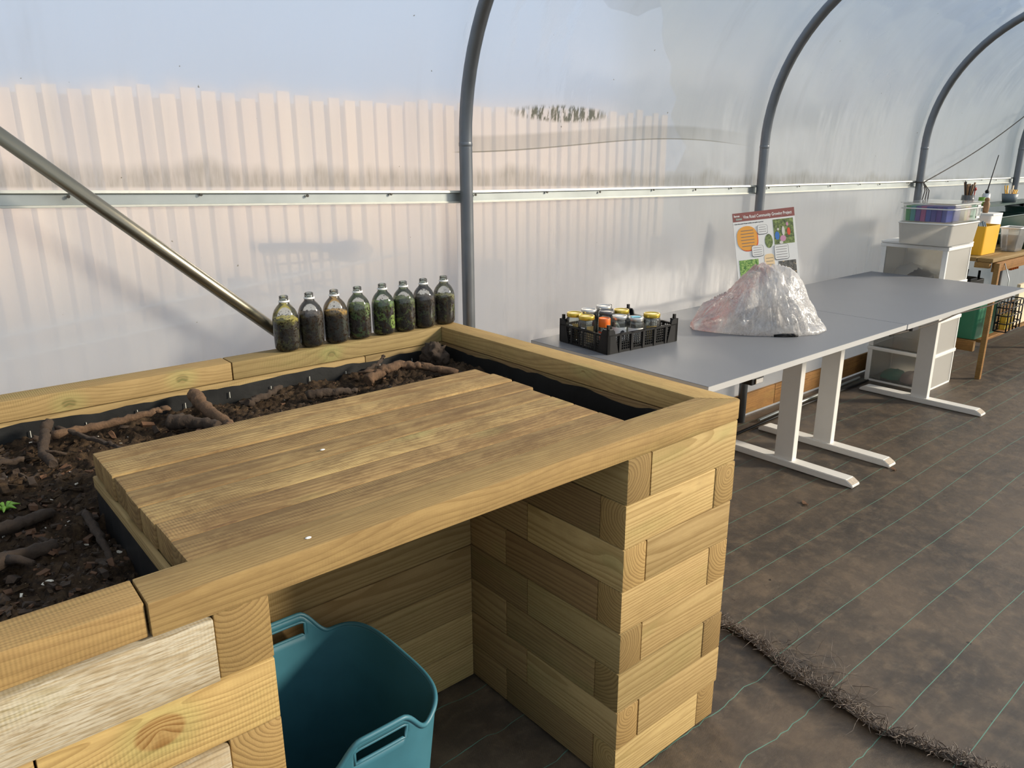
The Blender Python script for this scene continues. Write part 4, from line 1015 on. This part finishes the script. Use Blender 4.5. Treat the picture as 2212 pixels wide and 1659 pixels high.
# ------------------------------------------------------------------ potting bench
BZ = .765
bench = empty('potting_bench', (3.80, .75, 0), 0, 'rough pale wooden potting bench beyond the desks holding tubs and trugs', 'bench')
for i in range(5):
    timber('top_board', 3.80-random.uniform(0, .04), 6.4, .75+i*.092, .75+i*.092+.088, BZ-.024, BZ, 'x', 'pine_cap' if i % 2 else 'pine', bench)
for (x, y) in ((3.83, .72), (3.83, 1.12), (5.1, .72), (6.2, .72)):
    timber('bench_leg', x, x+.03, y-.0, y+.03, 0.0, BZ-.03, 'x', 'old_wood', bench)
for i in range(3): timber('end_board', 3.795, 3.83, .765+i*.13, .85+i*.13, BZ-.06, BZ-.026, 'x', 'old_wood', bench)
timber('cross_beam', 3.835, 3.87, .79, 1.12, .17, .235, 'y', 'old_wood', bench)
timber('cross_beam', 3.88, 6.3, .752, .78, BZ-.09, BZ-.03, 'x', 'old_wood', bench)
timber('lower_shelf', 4.0, 6.3, .80, 1.18, .20, .22, 'x', 'old_wood', bench)

yb = tubbox('yellow_box', 3.905, 4.155, .86, 1.0, BZ+.002, .178, .006, 'yellow', None, 'tall yellow plastic box on the end of the potting bench', 'box')
bm = nb()
for k in range(5): tube(bm, [(-.09+.035*k, -.02, .13), (-.085+.035*k, .0, .185+.008*(k % 2)), (-.06+.03*k, .02, .15)], .010, 8)
mobj('glove_contents', bm, 'grey_pot', yb)
tubbox('white_container', 4.175, 4.38, .93, 1.06, BZ+.002, .225, .006, 'white_plastic', None, 'white plastic container behind the yellow box', 'container')
tubbox('white_basket', 4.27, 4.40, .785, .875, BZ+.002, .15, .014, 'clearbox', 'white_plastic', 'small white rimmed clear tub right of the yellow box', 'tub')
tubbox('green_tray', 4.50, 5.2, .79, .95, BZ+.002, .085, .03, 'dkgreen', 'dkgreen', 'low dark green plastic tray at the front of the potting bench', 'tray')
tubbox('green_trug', 4.60, 5.15, 1.03, 1.17, BZ+.002, .19, .03, 'dkgreen', 'dkgreen', 'deep dark green trug at the back of the potting bench, nearer one', 'trug')
tubbox('green_trug', 5.27, 5.95, 1.00, 1.17, BZ+.002, .23, .03, 'dkgreen', 'dkgreen', 'deep dark green trug at the back of the potting bench, farther one', 'trug')
# shelf behind carrying brushes and cans
sh = empty('wall_shelf', (4.1, 1.2, 1.0), 0, 'narrow shelf against the wall above the potting bench', 'shelf')
bm = nb(); box(bm, 0, 1.6, -.10, .03, .02, .035); mobj('shelf_board', bm, 'dkgreen', sh); bm = nb()
for x in (.1, 1.5): box(bm, x, x+.02, -.02, .03, -.1, .02)
mobj('bracket', bm, 'black', sh)
SZ = 1.0352
def can(x, y, r, h, mat, name, label, cat, taper=0):
    t = empty(name, (x, y, SZ), 0, label, cat); bm = nb(); lathe(bm, [(0, 0), (r*(1-taper), 0), (r, h), (r-.002, h), (r*(1-taper)-.002, .003), (0, .003)], 24); mobj('pot_wall', bm, mat, t); return t
can(4.36, 1.15, .04, .075, 'clearbox', 'brush_jar', 'clear jar full of wooden paint brushes on the shelf', 'jar')
for i in range(11):
    a = i*1.7; r0 = .022; dx, dy = math.cos(a)*.035, math.sin(a)*.02; L = .13+.03*random.random()
    bm = nb(); tube(bm, [(0, 0, 0), (dx*.6, dy*.6, L*.6), (dx, dy, L)], [.004, .0045, .0065], 8)
    o = mobj('paint_brush', bm, 'brush' if i % 3 else 'cord', None, (4.36+dx*.4, 1.15+dy*.4, SZ+.004)); tag(o, 'wooden handled brush standing in the clear jar on the shelf', 'brush', 'brushes in the clear jar')
bm = nb(); tube(bm, [(0, 0, 0), (0, 0, .10)], .004, 8); bmesh.ops.create_uvsphere(bm, u_segments=10, v_segments=8, radius=.012, matrix=Matrix.Translation((0, 0, .11)))
o = mobj('red_knob_stick', bm, 'red', None, (4.41, 1.13, SZ+.004)); tag(o, 'stick with a red knob standing beside the brushes', 'stick')
can(4.66, 1.14, .026, .078, 'lid_silver', 'tin_can', 'shiny silver tin can on the shelf right of the brushes', 'can')
bm = nb(); tube(bm, [(0, 0, 0), (.012, -.003, .10), (.055, -.02, .33)], [.004, .004, .003], 8); bmesh.ops.create_uvsphere(bm, u_segments=10, v_segments=8, radius=.014, matrix=Matrix.Translation((.015, 0, .085)))
o = mobj('dark_rod', bm, 'black', None, (4.65, 1.14, SZ+.004)); tag(o, 'long thin dark rod with a round stop standing in the tin can', 'rod')
can(4.55, 1.125, .022, .055, 'leaf', 'small_bottle', 'small green bottle with white cap between brushes and tin can', 'bottle')
bm = nb(); lathe(bm, [(0, .001), (.022, .001), (.027, .05), (.028, .09), (.018, .11), (.022, .125), (.020, .14), (.008, .148), (0, .148)], 20)
o = mobj('wooden_spindle', bm, 'brush', None, (4.262, .995, BZ+.2405)); o.scale = (.72, .72, .66); tag(o, 'brown turned wooden figure above the white container', 'ornament')
bm = nb(); box(bm, -.08, .09, -.075, .07, 0, .012); o = mobj('container_lid', bm, 'white_plastic', None, (4.27, .995, BZ+.2280))
tag(o, 'white lid on the container under the brown wooden figure', 'lid')
pot = can(5.10, 1.13, .055, .062, 'grey_pot', 'grey_pot', 'grey tapered pot holding yellow sticks on the shelf', 'pot', .2)
for i in range(14):
    a = i*2.4; bm = nb(); tube(bm, [(0, 0, 0), (.022*math.cos(a), .022*math.sin(a), .085+.03*(i % 3 == 0))], .004, 6)
    o = mobj('yellow_stick', bm, 'yellow' if i % 4 else 'pale_board', None, (5.10+.02*math.cos(a), 1.13+.02*math.sin(a), SZ+.004)); tag(o, 'short stick standing in the grey tapered pot', 'stick', 'sticks in the grey pot')
# below the bench
gc = empty('green_crate', (3.70, .86, .237), 0, 'green plastic crate with a hand slot under the potting bench', 'crate')
bm = nb(); a_, b_ = .0, .23
tubx = tubbox('green_bin', 3.885, 4.25, .81, 1.10, .236, .30, .008, 'green', 'green', 'green plastic bin on the low cross beam under the potting bench', 'bin')
bpy.data.objects.remove(gc)
bm = nb(); prism(bm, rrect(-.015, .015, -.05, .05, .014), 0, .002); o = mobj('hand_slot', bm, 'dkgreen', tubx, (-.187, -.04, .21), (0, -PI/2, 0))
bc = empty('black_basket', (3.95, .66, .30), 0, 'black wire basket hanging at the bench front with a yellow cloth inside', 'basket')
bm = nb()
for z in (0, .05, .10, .15, .19): 
    for (p, q) in (((0, 0), (.24, 0)), ((.24, 0), (.24, .07)), ((.24, .07), (0, .07)), ((0, .07), (0, 0))): tube(bm, [(p[0], p[1], z), (q[0], q[1], z)], .004, 6)
for x in (0, .06, .12, .18, .24):
    for y in (0, .07): tube(bm, [(x, y, 0), (x, y, .19)], .004, 6)
mobj('wire_frame', bm, 'black', bc)
bm = nb(); box(bm, .03, .16, .015, .055, .005, .10, bev=.01); mobj('yellow_cloth', bm, 'lid_gold', bc)
bm = nb(); tube(bm, [(.0, .035, .19), (.06, .05, .32), (.06, .09, .42)], .003, 6); mobj('wire_hook', bm, 'alu', bc)
bm = nb(); box(bm, 0, .55, 0, .02, 0, .27, bev=.002); o = mobj('pale_panel', bm, 'pale_board', None, (4.215, .70, .30), (0, 0, 0)); tag(o, 'pale beige board hanging at the front of the potting bench', 'board')
bm = nb()
for k in range(4): tube(bm, [(.0+.04*k, 0, 0), (.02+.04*k, .01, .06), (.06+.03*k, .0, .03)], .012, 8)
o = mobj('orange_hose', bm, 'orange', None, (4.5, .86, .62)); tag(o, 'coil of orange hose under the potting bench top', 'hose')
bm = nb(); box(bm, 0, .12, 0, .1, 0, .07, bev=.01); box(bm, .12, .3, .02, .08, 0, .04, bev=.005); tube(bm, [(.05, .05, .07), (.06, .05, .12)], .01, 8); tube(bm, [(.28, .05, .04), (.28, .05, .09)], .008, 8)
o = mobj('black_tool', bm, 'black', None, (3.93, .90, .5445)); tag(o, 'black tool lying on the green bin under the bench', 'tool')

# rope between hoops
bm = nb(); a = Vector((3.78, 1.215, 1.205)); b = Vector((5.55, 1.22, 1.700)); pts = [a.lerp(b, i/16)-Vector((0, 0, .03*math.sin(PI*i/16))) for i in range(17)]; tube(bm, pts, .0035, 6)
for (dx, dz) in ((-.05, -.14), (.0, -.15), (.05, -.16)): tube(bm, [a, a+Vector((dx*.6+.02, -.02, -.05)), a+Vector((dx, -.02, dz))], .003, 6)
tube(bm, [a+Vector((.022*math.cos(t), .03*math.sin(t)+.03, 0)) for t in [i*.5 for i in range(13)]], .004, 6)
o = mobj('rope', bm, 'cord'); tag(o, 'thin dark cord tied to a hoop and rising to the right', 'rope')

# ------------------------------------------------------------------ outside
bm = nb(); box(bm, -60, 60, -60, 60, -.16, -.13); tag(mobj('ground_outside', bm, 'concrete'), kind='structure')
fence = empty('board_fence', (-2.6, 3.2, -.13), 0, 'tall pale close-boarded fence seen hazily through the plastic sheet', 'fence')
bm = nb(); box(bm, 0, 6.3, .03, .06, 0, 1.78); mobj('fence_backing', bm, 'fence_gap', fence)
for i in range(63):
    w_ = random.uniform(.055, .08); x = i*.1; bm = nb(); box(bm, x, x+w_, 0, .018, 0, 1.82+random.uniform(-.03, .02)); mobj('fence_board', bm, 'fence', fence)
for (x, z, w_, lb) in ((.03, .77, .11, 'short dark post seen through the sheet left of the bottles'), (1.69, .72, .11, 'short dark post seen through the sheet right of the near hoop'), (3.42, .76, .15, 'short dark post seen through the sheet left of the information board')):
    bm = nb(); box(bm, -w_/2, w_/2, -.05, .05, -.13, z); o = mobj('outdoor_post', bm, 'grey_wood', None, (x, 3.0, 0)); tag(o, lb, 'post')
cart = empty('wire_trolley', (.0, 2.2, 0), 0, 'blurred wire trolley with dark handle seen through the sheet above the bottles', 'trolley')
bm = nb()
for i in range(7): x = -.15+i*.05; tube(bm, [(x, 0, .78), (x-.01, .02, 1.0)], .006, 6)
for k in range(5): z = .80+k*.045; tube(bm, [(-.16, 0, z), (.16, 0, z)], .006, 6)
for x in (-.14, .14): tube(bm, [(x, 0, .80), (x, .0, -.12)], .012, 8)
for x in (-.14, .14): tube(bm, [(x, .25, .80), (x, .25, -.12)], .012, 8); tube(bm, [(x, 0, .80), (x, .25, .80)], .01, 8)
mobj('wire_basket', bm, 'grey_wood', cart)
bm = nb(); tube(bm, [(-.18, 0, 1.01), (.0, 0, 1.0), (.16, 0, .985)], .02, 10); mobj('handle_bar', bm, 'grey_wood', cart)
bm = nb(); bmesh.ops.create_uvsphere(bm, u_segments=20, v_segments=12, radius=1)
for v in bm.verts: v.co = Vector((v.co.x*.11+.24, v.co.y*.06, v.co.z*.05+.965))
mobj('dark_seat', bm, 'grey_wood', cart, smooth=True)

# hedge added beyond the fence end to darken the sheet there
bm = nb(); g = []
nx_, nz_ = 90, 26
for i in range(nx_+1):
    x = 4.6+i*.22; col = []
    for k in range(nz_+1):
        z = -.13+k*.14; d = .25*fbm(x*1.1, z*1.1, 3)+.10*fbm(x*5, z*5, 7); top = 1+.12*fbm(x*.8, 0, 2)
        col.append(bm.verts.new((x, 3.6+d+.012*k*k*.1, z*top)))
    for k in range(6): col.append(bm.verts.new((x, 3.9+k*.25, (3.5+.1*fbm(x*2, k, 1)-.12*k)*(1+.12*fbm(x*.8, 0, 2)))))
    g.append(col)
for a, b in zip(g, g[1:]):
    for k in range(len(a)-1): bm.faces.new((a[k], b[k], b[k+1], a[k+1])).smooth = True
M['hedge'] = simple('hedge_foliage', '#4f5748', .9, 0, .5, 12, bump=1)
o = mobj('hedge', bm, 'hedge'); tag(o, 'tall grey-green hedge added to darken the sheet beyond the end of the fence', 'hedge')

for (a, b, lb) in (((-1.5, 1.9, .80), (.35, 1.9, .975), 'pale taut line outside the sheet crossing behind the brace, upper one'), ((-1.5, 1.9, .735), (.25, 1.9, .862), 'pale taut line outside the sheet behind the brace, lower one')):
    bm = nb(); tube(bm, [a, b], .007, 6); o = mobj('outdoor_line', bm, 'alu_w'); tag(o, lb, 'line')

for (x, y, lb) in ((-.860, .3255, 'tiny white bird dropping in the middle of the worktop'), (-1.035, .024, 'tiny white bird dropping near the front edge of the worktop')):
    bm = nb(); bmesh.ops.create_icosphere(bm, subdivisions=2, radius=.0035)
    for v in bm.verts: v.co = Vector((v.co.x*1.4, v.co.y, max(0, v.co.z*.4)))
    o = mobj('bird_dropping', bm, 'white_plastic', None, (x, y, H+.0005), smooth=True); tag(o, lb, 'dropping')
